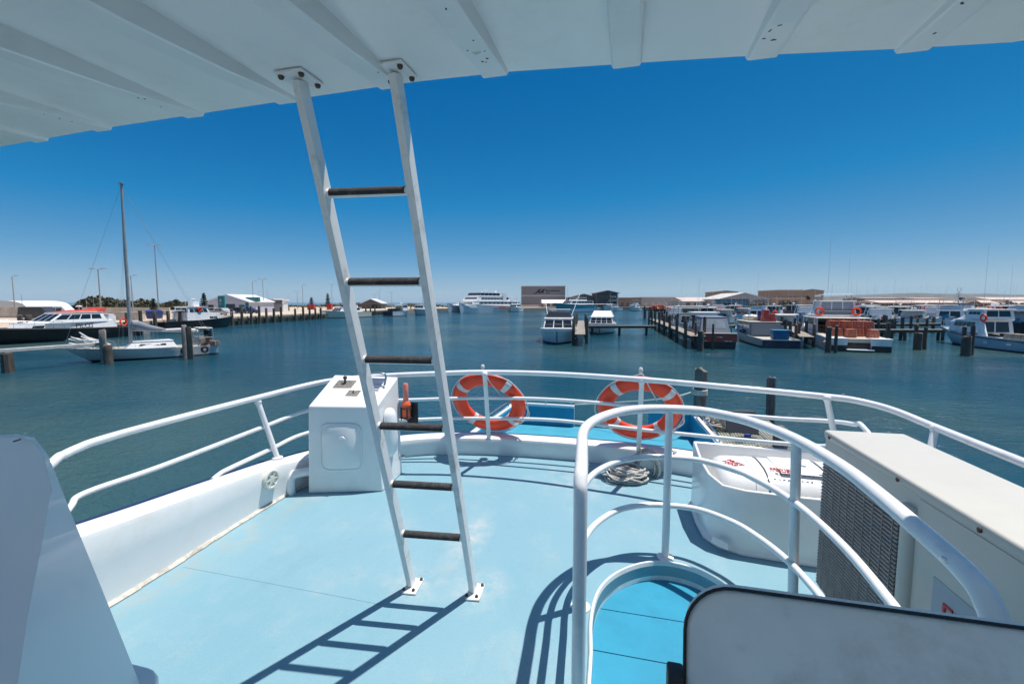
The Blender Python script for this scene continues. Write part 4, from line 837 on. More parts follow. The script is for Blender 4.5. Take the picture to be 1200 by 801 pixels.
for u, D, vt, lab in ((304.7, 128, 341, 'thin bare pole left of the double headed lamp by the shelter'), (314.6, 128, 338.7, 'thin bare pole right of the double headed lamp by the shelter'), (28, 85, 345, 'short bare pole beside the dome shelter')):
    mb = MB(); mb.tube([(0, 0, 0), (0, 0, hgt(vt, D)-LANDZ)], .07, 6, r2=.04); o = mb.build('pole', ALU); o.location = far(u, D, LANDZ); tag(o, lab, 'pole'); o.name = 'flag_pole'
def pine(u, D, vtop, label, wid=.22, sparse=False, seed=1):
    rnd = random.Random(seed); t = thing('pine_tree', label, 'tree', far(u, D, LANDZ)); h = hgt(vtop, D)-LANDZ
    mb = MB(); mb.tube([(0, 0, 0), (.05, 0, h*.5), (0, 0, h)], .14, 7, r2=.02); mb.build('trunk', BARK, t)
    mb = MB(); tiers = 9 if not sparse else 6
    for i in range(tiers):
        z = h*(.16+.8*i/tiers); rad = h*wid*(1-.85*i/tiers)*(1.5 if sparse and i > 2 else 1); nb = 9
        for k in range(nb):
            a = 2*math.pi*k/nb+rnd.uniform(-.3, .3); rr = rad*rnd.uniform(.75, 1.1); tip = Vector((rr*math.cos(a), rr*math.sin(a), z+rr*.15))
            for j in range(9):
                f = .15+.85*j/8; c = Vector((0, 0, z-.05*h*0))*(1-f)+tip*f+Vector((rnd.uniform(-.12, .12), rnd.uniform(-.12, .12), rnd.uniform(-.12, .15))); s = h*.028*rnd.uniform(.7, 1.4)
                M = Matrix.Rotation(rnd.uniform(0, 6), 3, Vector((rnd.uniform(-1, 1), rnd.uniform(-1, 1), rnd.uniform(-1, 1))).normalized()); mb.add([c+M @ Vector(p) for p in ((-s, -s*.6, 0), (s, -s*.5, 0), (s*.8, s*.6, 0), (-s*.7, s*.5, 0))], [(0, 1, 2, 3)])
    mb.build('crown', LEAF, t)
pine(181, 84, 348.5, 'broad dark pine beside the blue skip left of the tallest lamp', .26, seed=2); pine(208, 92, 348.5, 'thin flat topped pine behind the patrol boat', .2, True, 3); pine(240.5, 104, 341.5, 'tall dark pine at the left corner of the lilac store', .2, seed=4)
pine(366, 172, 347.5, 'bushy pine on the quay left of the ladder, above a red container', .3, seed=5); pine(385, 178, 342.5, 'narrow conical pine touching the left ladder stile', .2, seed=6)
def scrub(u0, u1, D, v, label, name='dune_scrub', n=900, seed=1, dep=8, ragged=.35):
    rnd = random.Random(seed); c = far((u0+u1)/2, D, LANDZ); w = (u1-u0)/F*D/2; h = max(.5, hgt(v, D)-LANDZ); t = thing(name, label, 'shrub', c, YAW)
    mb = MB(); 
    for k in range(7): x = w*rnd.uniform(-.8, .8); mb.tube([(x*.7, dep/2, -.1), (x, dep/2+rnd.uniform(-1, 1), h*.6)], .07, 5, r2=.03)
    mb.build('stem', BARK, t); mb = MB()
    for k in range(n):
        x = rnd.uniform(-1, 1); y = rnd.uniform(-1, 1); q = 1-x*x*.85-y*y*.6
        if q < .05: continue
        top = h*q**.6*(.62+.38*math.sin(x*7+seed)*.5+.3*math.sin(x*17+seed*2)*ragged+.15); z = top*rnd.random()**.45; s = rnd.uniform(.16, .46)*min(1.2, h/2.0)
        M = Matrix.Rotation(rnd.uniform(0, 6), 3, Vector((rnd.uniform(-1, 1), rnd.uniform(-1, 1), rnd.uniform(-1, 1))).normalized()); cc = Vector((x*w, dep/2+y*dep/2, z)); mb.add([cc+M @ Vector(p) for p in ((-s, -s*.6, 0), (s, -s*.5, 0), (s*.7, s*.6, 0), (-s*.6, s*.6, 0))], [(0, 1, 2, 3)])
    mb.build('crown', SCRUB, t)
scrub(66, 133, 125, 346.5, 'big olive dune shrub mass rising behind the pilot boat', n=6500, seed=3, dep=14)
scrub(-30, 75, 140, 352.5, 'low dark scrub strip left of the big olive shrub', n=3000, seed=5); scrub(128, 245, 150, 352.0, 'long low scrub strip behind the yacht mast and the patrol boat', n=5200, seed=6); scrub(140, 170, 118, 350.5, 'rounded dark green bush right of the yacht mast', n=2200, seed=8)
scrub(330, 525, 235, 354.2, 'very low scrub line along the quay behind the ladder', n=2200, seed=9, ragged=.5); scrub(868, 905, 205, 352.8, 'dark tangled bush in front of the peaked shed', n=800, seed=10); scrub(918, 934, 215, 351.2, 'dark bush standing against the tan warehouse', n=700, seed=11)
scrub(612, 624, 262, 355.8, 'dark bush at the left foot of the grey hall', n=300, seed=12)
def vehicle(u, D, L, label, col, kind='van', rz=0, cat=None):
    t = thing('parked_'+kind, label, cat or kind, far(u, D, LANDZ), YAW+rz); H = 2.0 if kind == 'van' else 1.45; W = 1.8
    prof = [(-L/2, .35), (-L/2, 1.0), (-L/2+.15, H*.97), (-L/2+.4, H), (L/2-1.5, H), (L/2-.75, 1.12), (L/2-.05, .95), (L/2, .35)] if kind == 'van' else [(-L/2, .35), (-L/2, .85), (-L/2+.5, .95), (-L/2+.95, H), (L/2-1.7, H), (L/2-1.05, .95), (L/2-.1, .82), (L/2, .35)]
    mb = MB(); mb.prism([(x, -W/2, z) for x, z in prof], (0, W, 0)); b = mb.build('body', col, t, bevel=.05)
    for s in (-1, 1):
        for k in range(3 if kind == 'van' else 2):
            n_ = 3 if kind == 'van' else 2; x0 = -L/2+.5 if kind == 'van' else -L/2+1.0; x1 = L/2-1.5 if kind == 'van' else L/2-1.6; g = (x1-x0)/n_
            mb = MB(); mb.box((x0+g*k+.05, s*(W/2)-.02, H*.60), (x0+g*(k+1)-.05, s*(W/2)+.02, H*.88)); mb.build('window', GLASS, b)
        for x in (-L/2+.75, L/2-.8):
            mb = MB(); M = Matrix.Translation((x, s*(W/2-.1), .33)) @ Matrix.Rotation(R(90), 4, 'X'); mb.lathe([(.2, -.12), (.33, -.1), (.33, .1), (.2, .12)], 14, 0, M); wv = mb.build('wheel', RUBBER, t); mb = MB(); mb.lathe([(.18, -.125), (.18, .125)], 10, 0, M); mb.build('rim', STEEL, wv)
    return t
CARG = pm('dark_grey_car_paint', (.05, .055, .065), .25); CARW = pm('white_car_paint', (.7, .7, .7), .25); CARS = pm('silver_car_paint', (.4, .41, .42), .25); CARB = pm('blue_car_paint', (.02, .03, .09), .25)
vehicle(49, 66, 4.6, 'dark grey van parked on the quay behind the pilot boat', CARG, 'van', .15); vehicle(73, 72, 4.6, 'white van parked behind the pilot boat next to the dark van', CARW, 'van', .1)
vehicle(218, 92, 4.4, 'white car parked behind the patrol boat wheelhouse', CARW, 'car'); vehicle(250, 104, 4.3, 'silver car parked left of the teal pylon sign', CARS, 'car', .3); vehicle(262, 95, 4.3, 'silver car parked in front of the teal pylon sign', CARS, 'car', -.2)
vehicle(284, 106, 4.4, 'dark blue car parked in front of the lilac store door', CARB, 'car', .2); vehicle(292, 108, 4.4, 'dark blue car parked at the right corner of the lilac store', CARB, 'car', -.1)
sk = thing('blue_skip', 'blue rubbish skip on the quay behind the yacht', 'skip', far(181.5, 72, LANDZ), YAW); mb = MB(); mb.hexa([(-.75, -.6, .1), (.75, -.6, .1), (.75, .6, .1), (-.75, .6, .1)], [(-.9, -.75, 1.1), (.9, -.75, 1.1), (.9, .75, 1.1), (-.9, .75, 1.1)]); mb.build('bin', BLUESK, sk); mb = MB(); mb.prism([(-.92, -.8, 1.11), (-.92, .8, 1.11), (-.92, .8, 1.2), (-.92, -.2, 1.45), (-.92, -.8, 1.25)], (1.84, 0, 0)); mb.build('lid', BLUESK, sk)
for i, (u, D, w, h, col, lab) in enumerate(((364.5, 165, 2.4, 1.7, RED, 'red container on the quay under the bushy pine'), (386, 160, 1.6, 2.0, RED, 'orange red tank stand on the quay beside the left ladder stile'), (149, 68, 3.4, 1.1, CONC, 'pale concrete block wall on the quay beside the yacht mast'), (335, 140, 1.3, 1.6, BROWN, 'dark brown bin on the quay right of the white site cabin'), (413, 178, 2.2, 1.3, RED, 'dull red crate stack on the quay by the brown store'))):
    t = thing('storage_box', lab, 'container', far(u, D, LANDZ), YAW); mb = MB(); mb.box((-w/2, 0, 0), (w/2, 1.4, h)); mb.build('shell', col, t, bevel=.04); mb = MB(); mb.box((-w/2-.04, -.04, h), (w/2+.04, 1.44, h+.08)); mb.build('lid', col, t)
    mb = MB()
    for k in range(5): mb.box((-w/2+w*(k+.3)/5, -.05, .08), (-w/2+w*(k+.5)/5, .0, h-.1))
    mb.build('rib', col, t)
def lowwall(u0, u1, D, h, m, label):
    a = far(u0, D, LANDZ); b = far(u1, D, LANDZ); t = thing('low_wall', label, 'wall', a); d = b-a
    mb = MB(); mb.bar(Vector((0, 0, h/2)), d+Vector((0, 0, h/2)), .3, h); mb.build('panel', m, t); mb = MB(); mb.bar(Vector((0, 0, h+.04)), d+Vector((0, 0, h+.04)), .42, .08); mb.build('coping', CONC, t)
lowwall(98, 200, 95, 1.5, CONC, 'beige concrete wall along the quay behind the yacht mast'); lowwall(-30, 34, 78, 1.7, CONC, 'beige concrete wall below the white dome shelter')
lowwall(605, 655, 250, 1.2, TANR, 'low pinkish wall along the quay in front of the grey hall')

# ================================================================== BOATS ON THE LEFT
# pilot launch
t, L = boat_root((152, 58.5), (-34, 43.2), 'white pilot launch with black hull and red striped roof moored at the left wharf', 'pilot_boat')
h, rows = hull(t, L, 4.2, 1.75, 1.25, [HBLACK, BOOT, DECKG], tw=.9); bow_rail(t, rows, .6, .7)
mb = MB()
for s in (1, -1): mb.tube([(x, s*(y+.17), z-.12) for x, y, z in [sheer(rows, k/14, .0) for k in range(15)]], .13, 8)
mb.build('rubber_fender', RUBBER, t)
cabin(t, -L*.30, L*.30, 3.0, 1.15, 1.95, .6, .05, .12, HWHITE, roof=.0, name='lower_cabin', w1=2.2, side=(1, .80, .93, .15, .75))
c = cabin(t, -L*.25, L*.16, 2.8, 1.95, 3.0, 1.7, .35, .3, HWHITE, side=(4, .08, .97, .35, .85), front=(3, .04, .96, .2, .92), back=(1, .2, .8, .2, .8), roof=.06)
mb = MB(); mb.hexa([(-L*.22, 1.0, 3.08), (-L*.22, -1.0, 3.08), (L*.03, -.9, 3.08), (L*.03, .9, 3.08)], [(-L*.19, .8, 3.32), (-L*.19, -.8, 3.32), (-L*.08, -.6, 3.32), (-L*.08, .6, 3.32)]); mb.build('red_roof_stripe', HRED, t)
mb = MB(); mb.hexa([(-L*.24, 1.15, 3.07), (-L*.24, -1.15, 3.07), (-L*.19, -1.15, 3.07), (-L*.19, 1.15, 3.07)], [(-L*.27, 1.0, 3.6), (-L*.27, -1.0, 3.6), (-L*.23, -1.0, 3.55), (-L*.23, 1.0, 3.55)]); mb.build('roof_fin', HRED, t)
cabin(t, -L*.335, -L*.27, 2.2, 1.15, 2.75, .1, .25, .1, HWHITE, side=(1, .2, .8, .12, .40), name='engine_casing', roof=.0)
text_mesh('PILOT', .74, 'lettering', HBLACK, t, frame_mat(Vector((-L*.075, 1.50, 1.56)), (-1, 0, 0), (0, -.15, 1)), .01)
mini_buoy(t, -L*.38, 1.2, 1.75, .42, 'y'); radar(t, -L*.12, 3.3); aerial(t, -L*.2, .5, 3.3, 2.2); aerial(t, -L*.2, -.5, 3.3, 2.6)
# patrol boat
t, L = boat_root((181, 67), (274, 81), 'black hulled patrol boat with white wheelhouse moored at the wharf before the lilac store', 'patrol_boat')
h, rows = hull(t, L, 4.4, 1.9, 1.3, [HBLACK, BOOT, DECKG], tw=.9); bow_rail(t, rows, .62, .6)
c = cabin(t, -L*.22, L*.24, 3.0, 1.35, 2.4, .5, .1, .1, HWHITE, side=(2, .62, .86, .2, .5), roof=.0, name='lower_cabin')
c = cabin(t, -L*.20, L*.08, 2.8, 2.4, 3.45, .5, .1, .15, HWHITE, side=(4, .06, .92, .2, .72), front=(3, .04, .96, .25, .85), back=(2, .1, .9, .25, .85))
mb = MB(); mb.box((-L*.08, -.5, 3.52), (L*.0, .5, 4.3)); mb.build('radar_arch', HWHITE, t, bevel=.05); radar(t, -L*.04, 4.3); mini_buoy(t, -L*.06, -1.48, 3.1, .3, 'y'); aerial(t, -L*.1, .6, 3.5, 2.0); aerial(t, -L*.1, -.6, 3.5, 1.6)
frame_top(t, -L*.34, -L*.22, 2.4, 1.35, 2.9, HWHITE, 'awning', .06)
# the yacht
t, L = boat_root((251, 37.5), (70, 31.0), 'old white sailing yacht with tall bare grey mast moored between piles on the left', 'sailing_yacht')
h, rows = hull(t, L, 3.0, 1.05, .75, [pm('weathered_yacht_white', (.58, .58, .56), .5, dirt=(.25, .22, .18), dirt_amt=.7), BOOT, DECKT], rake=.16, tw=.6, bul=.06, fore=.42, pw=1.9)
cabin(t, -L*.20, L*.14, 1.9, .78, 1.25, .5, .25, .2, HWHITE, side=(4, .2, .8, .38, .66), roof=.04, name='cabin_trunk', w1=1.3); bow_rail(t, rows, .72, .55)
mx = L*.095; H_ = hgt(221, 34)-.0
mb = MB(); mb.tube([(mx, 0, .7), (mx-.05, 0, H_*.6), (mx-.1, 0, H_)], .125, 10, r2=.075); mast = mb.build('mast', ALU, t)
for f in (.36, .70):
    mb = MB(); mb.tube([(mx, -.7+.2*f, H_*f), (mx-.05, 0, H_*f+.05), (mx, .7-.2*f, H_*f)], .03, 5); mb.build('spreader', ALU, mast)
mb = MB(); mb.lathe([(.14, 0), (.16, .05), (.16, .14), (.03, .16)], 8, 0, Matrix.Translation((mx-.1, 0, H_-.05))); mb.build('masthead', ALU, mast)
mb = MB()
for q in ((L*.49, 0, 1.1), (-L*.48, .5, .9), (-L*.48, -.5, .9)): mb.tube([(mx-.1, 0, H_-.1), q], .007, 4)
for s in (1, -1):
    mb.tube([(mx-.1, 0, H_-.2), (mx, s*.56, H_*.70), (mx, s*.6, H_*.36), (mx-.1, s*1.35, .9)], .006, 4); mb.tube([(mx, 0, H_*.68), (mx-.5, s*1.35, .9)], .006, 4); mb.tube([(mx, 0, H_*.68), (mx+.6, s*1.3, .9)], .006, 4)
mb.build('rigging', ALU, t)
mb = MB(); mb.tube([(mx-.1, 0, 2.15), (-L*.37, .15, 1.85)], .07, 8); boom = mb.build('boom', ALU, t)
mb = MB(); mb.loft([[Vector((x, .02+r*math.cos(a), z+r*1.2*math.sin(a))) for a in [2*math.pi*k/10 for k in range(10)]] for x, z, r in ((mx+.05, 2.35, .05), (mx-.15, 2.55, .26), (mx-.6, 2.45, .3), (mx-1.1, 2.25, .24), (mx-1.8, 2.12, .15), (mx-2.2, 2.08, .05))]); mb.build('furled_sail', CANVAS, boom)
mb = MB(); mb.loft([[Vector((x, .05+r*math.cos(a), z+r*math.sin(a))) for a in [2*math.pi*k/8 for k in range(8)]] for x, z, r in ((mx-2.1, 2.06, .10), (mx-3, 2.06, .13), (mx-4, 1.98, .12), (-L*.37, 1.92, .07))]); mb.build('sail_cover', CANVASW, boom)
mb = MB(); rnd = random.Random(2)
for k in range(7):
    c = Vector((L*.34+rnd.uniform(-.5, .6), rnd.uniform(-.3, .4), 1.1+rnd.uniform(0, .5))); mb.tube([c+Vector((-.6, .1, -.25)), c+Vector((0, 0, .1)), c+Vector((.55, -.1, .25+rnd.uniform(0, .4)))], .11, 6, r2=.05)
mb.build('bundled_headsail', CANVASW, t)
for x in (-L*.235, -L*.38):
    mb = MB(); mb.tube([(x+.2*math.cos(a), 1.5-.08*(x < -4), .5+.2*math.sin(a)) for a in [2*math.pi*k/14 for k in range(14)]], .085, 8, closed=True); mb.build('tyre_fender', RUBBER, t)
mb = MB()
for s in (.85, -.85): mb.tube([(-L*.35, s, .7), (-L*.36, s, 2.15), (-L*.46, s, 2.15), (-L*.47, s, .7)], .035, 6); mb.tube([(-L*.36, s, 1.4), (-L*.46, s, 1.4)], .025, 6)
for x in (-L*.36, -L*.46): mb.tube([(x, -.85, 2.15), (x, .85, 2.15)], .035, 6)
gy = mb.build('stern_gantry', ALU, t); mb = MB(); mb.box((-L*.455, -.7, 1.25), (-L*.43, .8, 2.0)); mb.build('solar_panel', GLASS, gy)
mb = MB(); rnd = random.Random(8)
for k in range(12): c = Vector((-L*.42+rnd.uniform(-.8, .9), rnd.uniform(-.8, .9), .8+rnd.uniform(0, .35))); s = rnd.uniform(.1, .28); mb.box(c-Vector((s, s, .1)), c+Vector((s, s, s)), rz=rnd.uniform(0, 2))
mb.build('deck_gear', pm('mixed_deck_gear', (.3, .2, .16), .8, var=.6, scale=4), t)
bmn = thing('mooring_boom', 'long white mooring beam reaching from the left edge to the yacht bow', 'beam', far(2, 27, 0)); a = far(-60, 25.5, 1.28) - bmn.location; b = far(119, 31.8, 1.30) - bmn.location
mb = MB(); mb.bar(a, b, .28, .22); mb.build('beam', mat('painted_beam_white', (.6, .58, .54), .7, var=.15, scale=2, dirt=(.3, .27, .22), dirt_amt=.6, dirt_scale=3), bmn, bevel=.02); mb = MB(); mb.tube([(-.0, 0, -1), (0, 0, 1.15)], .22, 8); mb.build('support_pile', TIMBER, bmn)
pile(5, 27.5, 1.2, 'squat pile under the white mooring beam at the left edge', .26); pile(119, 31.5, 2.3, 'tall grey pile at the yacht bow', .2, m=TIMBERL); pile(124, 31.0, 1.3, 'short thick pile against the yacht bow', .27); pile(215, 33.9, 2.5, 'pale pile at the yacht quarter', .17, m=TIMBERL); pile(221, 33.5, 2.4, 'dark leaning pile at the yacht quarter', .2, lean=.04)
# along the wharf farther off
t, L = boat_root((430, 134), (374, 117), 'cream motor cruiser moored at the wharf partly behind the left ladder stile', 'motor_cruiser'); h, rows = hull(t, L, 4.2, 2.2, 1.4, [HCREAM, BOOT, DECKG]); cabin(t, -L*.3, L*.2, 3.4, 1.5, 2.7, 1.6, .2, .3, HWHITE, side=(3, .1, .9, .4, .85), front=(3, .05, .95, .3, .9)); cabin(t, -L*.22, L*.02, 2.8, 2.75, 3.6, .7, .2, .2, HWHITE, side=(2, .1, .9, .3, .8), name='flybridge', front=(2, .05, .95, .3, .9)); frame_top(t, -L*.25, L*.0, 3, 3.5, 4.5, CANVASW, 'bimini'); bow_rail(t, rows)
t, L = boat_root((455, 139), (479, 147), 'white workboat with open dark aft deck and forward wheelhouse, between the ladder stiles', 'work_boat'); h, rows = hull(t, L, 4, 2.0, 1.4, [HWHITE, BOOT, DECKG]); cabin(t, L*.02, L*.34, 3.2, 1.6, 3.4, .6, .1, .2, HWHITE, side=(3, .1, .9, .5, .85), front=(3, .05, .95, .45, .85)); frame_top(t, -L*.42, L*.02, 3.6, 1.3, 3.1, HCREAM, 'awning', .08); crates(t, -L*.4, -L*.05, -1.2, 1.2, 1.1, 2.3, (3, 2, 2), HBLACK, 'fish_bin'); radar(t, L*.15, 3.5); aerial(t, L*.1, 0, 3.5, 3.2, .05); aerial(t, L*.1, .8, 3.5, 2); mb = MB(); mb.box((-L/2-.25, -1.9, .1), (-L/2+.05, 1.9, 1.4)); mb.build('dark_transom', HNAVY, t)
t, L = boat_root((500, 167), (487, 150), 'grey hulled boat with white top just left of the right ladder stile', 'work_boat'); h, rows = hull(t, L, 4, 2.0, 1.5, [HGREY, BOOT, DECKG]); cabin(t, -L*.3, L*.2, 3.2, 1.6, 3.2, .5, .1, .2, HWHITE, side=(3, .1, .9, .5, .85), front=(3, .05, .95, .45, .85)); aerial(t, 0, 0, 3.2, 2)
# passenger ferry
t, L = boat_root((602, 212), (531, 181), 'large white passenger ferry with dark upper window band moored left of the grey hall', 'passenger_ferry', 'ferry'); t.scale = (1, 1, .9)
for s in (1, -1):
    mb = MB(); rings = []
    for i in range(9):
        k = i/8; x = -L/2+k*L; bw = 1.5*(1-max(0, (k-.7)/.3)**2*.9); z = 2.9+1.4*k**2
        rings.append([Vector((x, s*3.3-bw, z)), Vector((x-(.9*k*k), s*3.3-bw*.75, -.4)), Vector((x-(.9*k*k), s*3.3+bw*.75, -.4)), Vector((x, s*3.3+bw, z))])
    mb.loft(rings, smooth=False); mb.build('hull', HWHITE, t)
mb = MB(); mb.prism([(-L/2+.2, -4.6, 2.0), (-L/2+.2, -4.6, 2.95), (L*.36, -4.6, 3.6), (L*.43, -4.6, 3.3), (L*.36, -4.6, 2.2)], (0, 9.2, 0)); mb.build('bridge_deck', HWHITE, t)
cabin(t, -L*.42, L*.34, 9.0, 2.9, 5.1, 1.4, .2, .2, HWHITE, side=(9, .04, .88, .42, .80), front=(6, .06, .94, .45, .8), roof=.1, name='saloon')
cabin(t, -L*.30, L*.26, 8.2, 5.2, 7.3, 1.6, .3, .3, HWHITE, side=(9, .04, .9, .35, .75), front=(6, .06, .94, .4, .8), roof=.1, name='upper_saloon')
cabin(t, -L*.14, L*.20, 7.2, 7.4, 9.0, 1.0, .2, .2, HWHITE, side=(5, .0, 1.0, .25, .95), front=(5, .0, 1.0, .25, .95), roof=.3, name='wheelhouse', glass=HNAVY)
mb = MB(); mb.box((-L*.23, -4.15, 3), (-L*.17, 4.15, 8.9)); mb.build('funnel_casing', HWHITE, t)
frame_top(t, -L*.42, -L*.24, 8.2, 5.2, 7.1, HWHITE, 'aft_awning', .12); frame_top(t, -L*.47, -L*.3, 8.2, 3, 5.1, HWHITE, 'aft_awning', .12)
mb = MB(); mb.tube([(0, 0, 9), (-.2, 0, 11.6)], .16, 6, r2=.06); mb.tube([(-.1, -1, 10.6), (-.1, 1, 10.6)], .06, 6); mb.build('mast', HWHITE, t); radar(t, L*.06, 9.1); mb = MB(); mb.ball((-L*.12, 1.6, 9.6), .5, 8); mb.build('satellite_dome', HWHITE, t)
text_mesh('FERRY', 1.0, 'red_marking', pm('faded_red_marking', (.6, .12, .08), .5), t, frame_mat(Vector((-L*.14, 4.82, 2.1)), (-1, 0, 0), (0, 0, 1)), .03) if False else None
mb = MB(); mb.box((-L*.20, 4.55, 1.75), (-L*.09, 4.84, 2.75)); mb.box((-L*.08, 4.55, 1.95), (L*.0, 4.84, 2.35)); mb.build('red_marking', pm('faded_red_marking', (.6, .16, .11), .5), t)
bow_rail(t, [[(-L/2+L*i/14, 0, 0)]*5+[(-L/2+L*i/14, 4.6*(1-max(0, (i/14-.75)/.25)**2*.8), 3.4)] for i in range(15)], .7, .9)
# ================================================================== JETTIES
def jetty(label, a, b, w, h, np=5, top=.0, name='jetty', m=None, sides=(1, -1), r=.16, rail=False, low=False):
    A, Bq = far(*a, h), far(*b, h); d = Bq-A; Ln = d.length; t = thing(name, label, 'jetty', A, math.atan2(d.y, d.x))
    mb = MB(); n = max(4, int(Ln/.45)); rnd = random.Random(int(a[0]))
    for i in range(n): x = Ln*i/n; mb.box((x+.01, -w/2+rnd.uniform(-.02, .02), -.05), (x+Ln/n-.015, w/2+rnd.uniform(-.02, .02), rnd.uniform(-.003, .004)))
    mb.build('deck_boards', m or TIMBERL, t)
    mb = MB()
    for s in (w/2-.1, -w/2+.1): mb.bar((0, s, -.19), (Ln, s, -.19), .14, .26)
    mb.build('bearer', TIMBER, t)
    for i in range(np):
        for s in sides:
            x = Ln*(i+.3)/max(1, np-.4); tp = top + rnd.uniform(-.25, .25)*(top > 0) if top else -.06
            q = pile_mb(h+tp, r, 1.3, seed=i*7+int(a[0])).build('pile', TIMBER, t); q.location = (min(x, Ln-.05), s*(w/2+(r+.01 if top else -.22)), -h)
    if rail:
        mb = MB()
        for z in (.5, 1.0): mb.tube([(0, -w/2+.05, z), (Ln, -w/2+.05, z)], .03, 5)
        for i in range(14): mb.tube([(Ln*i/13, -w/2+.05, 0), (Ln*i/13, -w/2+.05, 1.0)], .03, 5)
        mb.build('handrail', HWHITE, t)
    return t
jetty('narrow finger jetty pointing at the camera between the two white motor cruisers', (680, 43.5), (681, 76), 1.0, 1.15, 4, 1.3)
jetty('straight walkway crossing from the white cruiser to the piled finger jetty', (685, 58), (768, 58), .9, 1.25, 3, 0, sides=(1,))
jetty('finger jetty with tall dark piles beside the red sterned boat', (819, 40.5), (765, 82), 1.3, 1.2, 8, 1.5)
jetty('short walkway visible between the red sterned boat and the crayboat with the blue bin', (845, 58.5), (885, 58.5), .9, 1.25, 2, 0)
jetty('low walkway between the crayboat stacked with red pots and the white fishing boat at right', (1008, 50.5), (1110, 50.5), 1.0, 1.2, 5, 0)
jetty('farther low walkway behind the pile clusters at right', (1000, 62), (1105, 63), 1.0, 1.3, 6, .9)
jetty('finger jetty between the crayboat with the blue bin and the one stacked with red pots', (947, 41), (915, 72), 1.1, 1.1, 6, 1.2)
jetty('dark timber pier with white handrail and cabin in front of the pale sheds', (796, 148), (905, 150), 4.0, 1.9, 14, 0, 'pier', TIMBER, rail=True, r=.22)
jetty('dark pier end carrying a brown heap, left of the white flybridge cruiser', (757, 128), (790, 124), 5.0, 2.4, 6, 0, 'pier', TIMBER, r=.25)
hp = thing('scrap_heap', 'heap of rusty brown gear piled on the dark pier end', 'heap', far(771, 127, 2.4), YAW); mb = MB(); rnd = random.Random(4)
for k in range(60):
    x = rnd.gauss(0, 1.2); s = rnd.uniform(.15, .5); z = max(0, 1.0-abs(x)*.35)*rnd.random(); c = Vector((x, rnd.uniform(-1, 1), z)); M = Matrix.Rotation(rnd.uniform(0, 3), 3, Vector((rnd.random(), rnd.random(), 1)).normalized()); mb.hexa([c+M @ Vector(p) for p in ((-s, -s, 0), (s, -s, 0), (s, s, 0), (-s, s, 0))], [c+M @ Vector(p) for p in ((-s*.7, -s, s), (s*.8, -s*.8, s*.8), (s, s*.6, s), (-s, s, s*.7))])
mb.ball((0, 0, -.1), (2.2, 1.3, .7), 10); mb.build('rusty_gear', POT, hp)
for u, D, h, lab, r in ((822, 39.3, 1.75, 'thick pile standing in front of the red sterned boat, end of the finger jetty', .26), (836, 40.0, 2.3, 'thin dark pole against the red stern', .10), (815.5, 41.5, 2.4, 'thin dark pole at the end of the finger jetty', .10), (972.5, 38.0, 2.15, 'grey pile at the port stern of the crayboat stacked with red pots', .22), (981, 37.6, 2.3, 'leaning thin pile beside the pink buoy', .13),
    (1078, 40.2, 1.5, 'thick central pile of the cluster in open water right of the red pots', .30), (1074.5, 40.8, 2.2, 'taller left pile of the cluster in open water right of the red pots', .16), (1085.5, 40.6, 2.0, 'right pile of the cluster in open water right of the red pots', .15), (1135, 35.6, 1.55, 'thick central pile of the cluster beside the white fishing boat', .30), (1131, 36.2, 2.3, 'taller left pile of the cluster beside the white fishing boat', .15), (1141.5, 36.2, 2.35, 'taller right pile of the cluster beside the white fishing boat', .15),
    (1041, 45, 2.2, 'dark pile at the starboard stern of the crayboat stacked with red pots', .2), (1046, 52, 2.3, 'dark pile just behind the red pot crayboat stern', .17), (1058, 58, 2.3, 'dark pile on the far walkway left of the open water cluster', .2), (1036, 66, 2.4, 'dark pile beyond the red pots', .2), (1094, 64, 2.2, 'dark pile behind the open water cluster', .2), (1163, 52, 2.4, 'dark pile behind the white fishing boat mast', .2), (1176, 43, 2.4, 'pile at the rear deck of the white fishing boat', .19), (900, 56, 2.3, 'dark pile behind the crayboat wheelhouse', .18), (936, 45, 2.2, 'pile between the blue bin and the crayboat stacked with red pots', .2), (755, 118, 3.2, 'isolated dark pile left of the dark pier end', .25), (950, 92, 2.6, 'slim pile behind the canopied crayboat', .2)):
    pile(u, D, h, lab, r, seed=int(u))

# ================================================================== BOATS IN THE MIDDLE
t, L = boat_root((657, 56.5), (652.5, 44.6), 'white bow on motor cruiser with tinted flybridge screen, left of the narrow finger jetty', 'motor_cruiser')
h, rows = hull(t, L, 4.1, 1.62, 1.2, [HWHITE, BOOT, HWHITE], fore=.55, pw=2.6); bow_rail(t, rows, .5, .45)
cabin(t, -L*.34, L*.20, 3.3, 1.3, 2.45, .7, .1, .22, HWHITE, side=(3, .1, .95, .35, .85), front=(3, .03, .97, .2, .88), roof=.12)
cabin(t, -L*.30, L*.02, 2.9, 2.5, 3.15, .8, .15, .25, GLASS, roof=None, name='tinted_screen'); frame_top(t, -L*.34, -L*.05, 2.5, 2.5, 3.35, HGREY, 'bimini', .05)
mb = MB(); mb.tube([(-L*.1, 1.3, 2.5), (-L*.28, 2.3, 5.2)], .035, 6); mb.build('outrigger', HWHITE, t); mb = MB(); mb.tube([(-L*.1, -1.3, 2.5), (-L*.28, -1.7, 4.2)], .03, 6); mb.build('outrigger', HWHITE, t)
t, L = boat_root((708, 70), (702.5, 59), 'white bow on motor cruiser with sloping white screen, right of the narrow finger jetty', 'motor_cruiser')
h, rows = hull(t, L, 3.9, 1.45, 1.1, [HWHITE, BOOT, HWHITE], fore=.55, pw=2.6); bow_rail(t, rows, .55, .4)
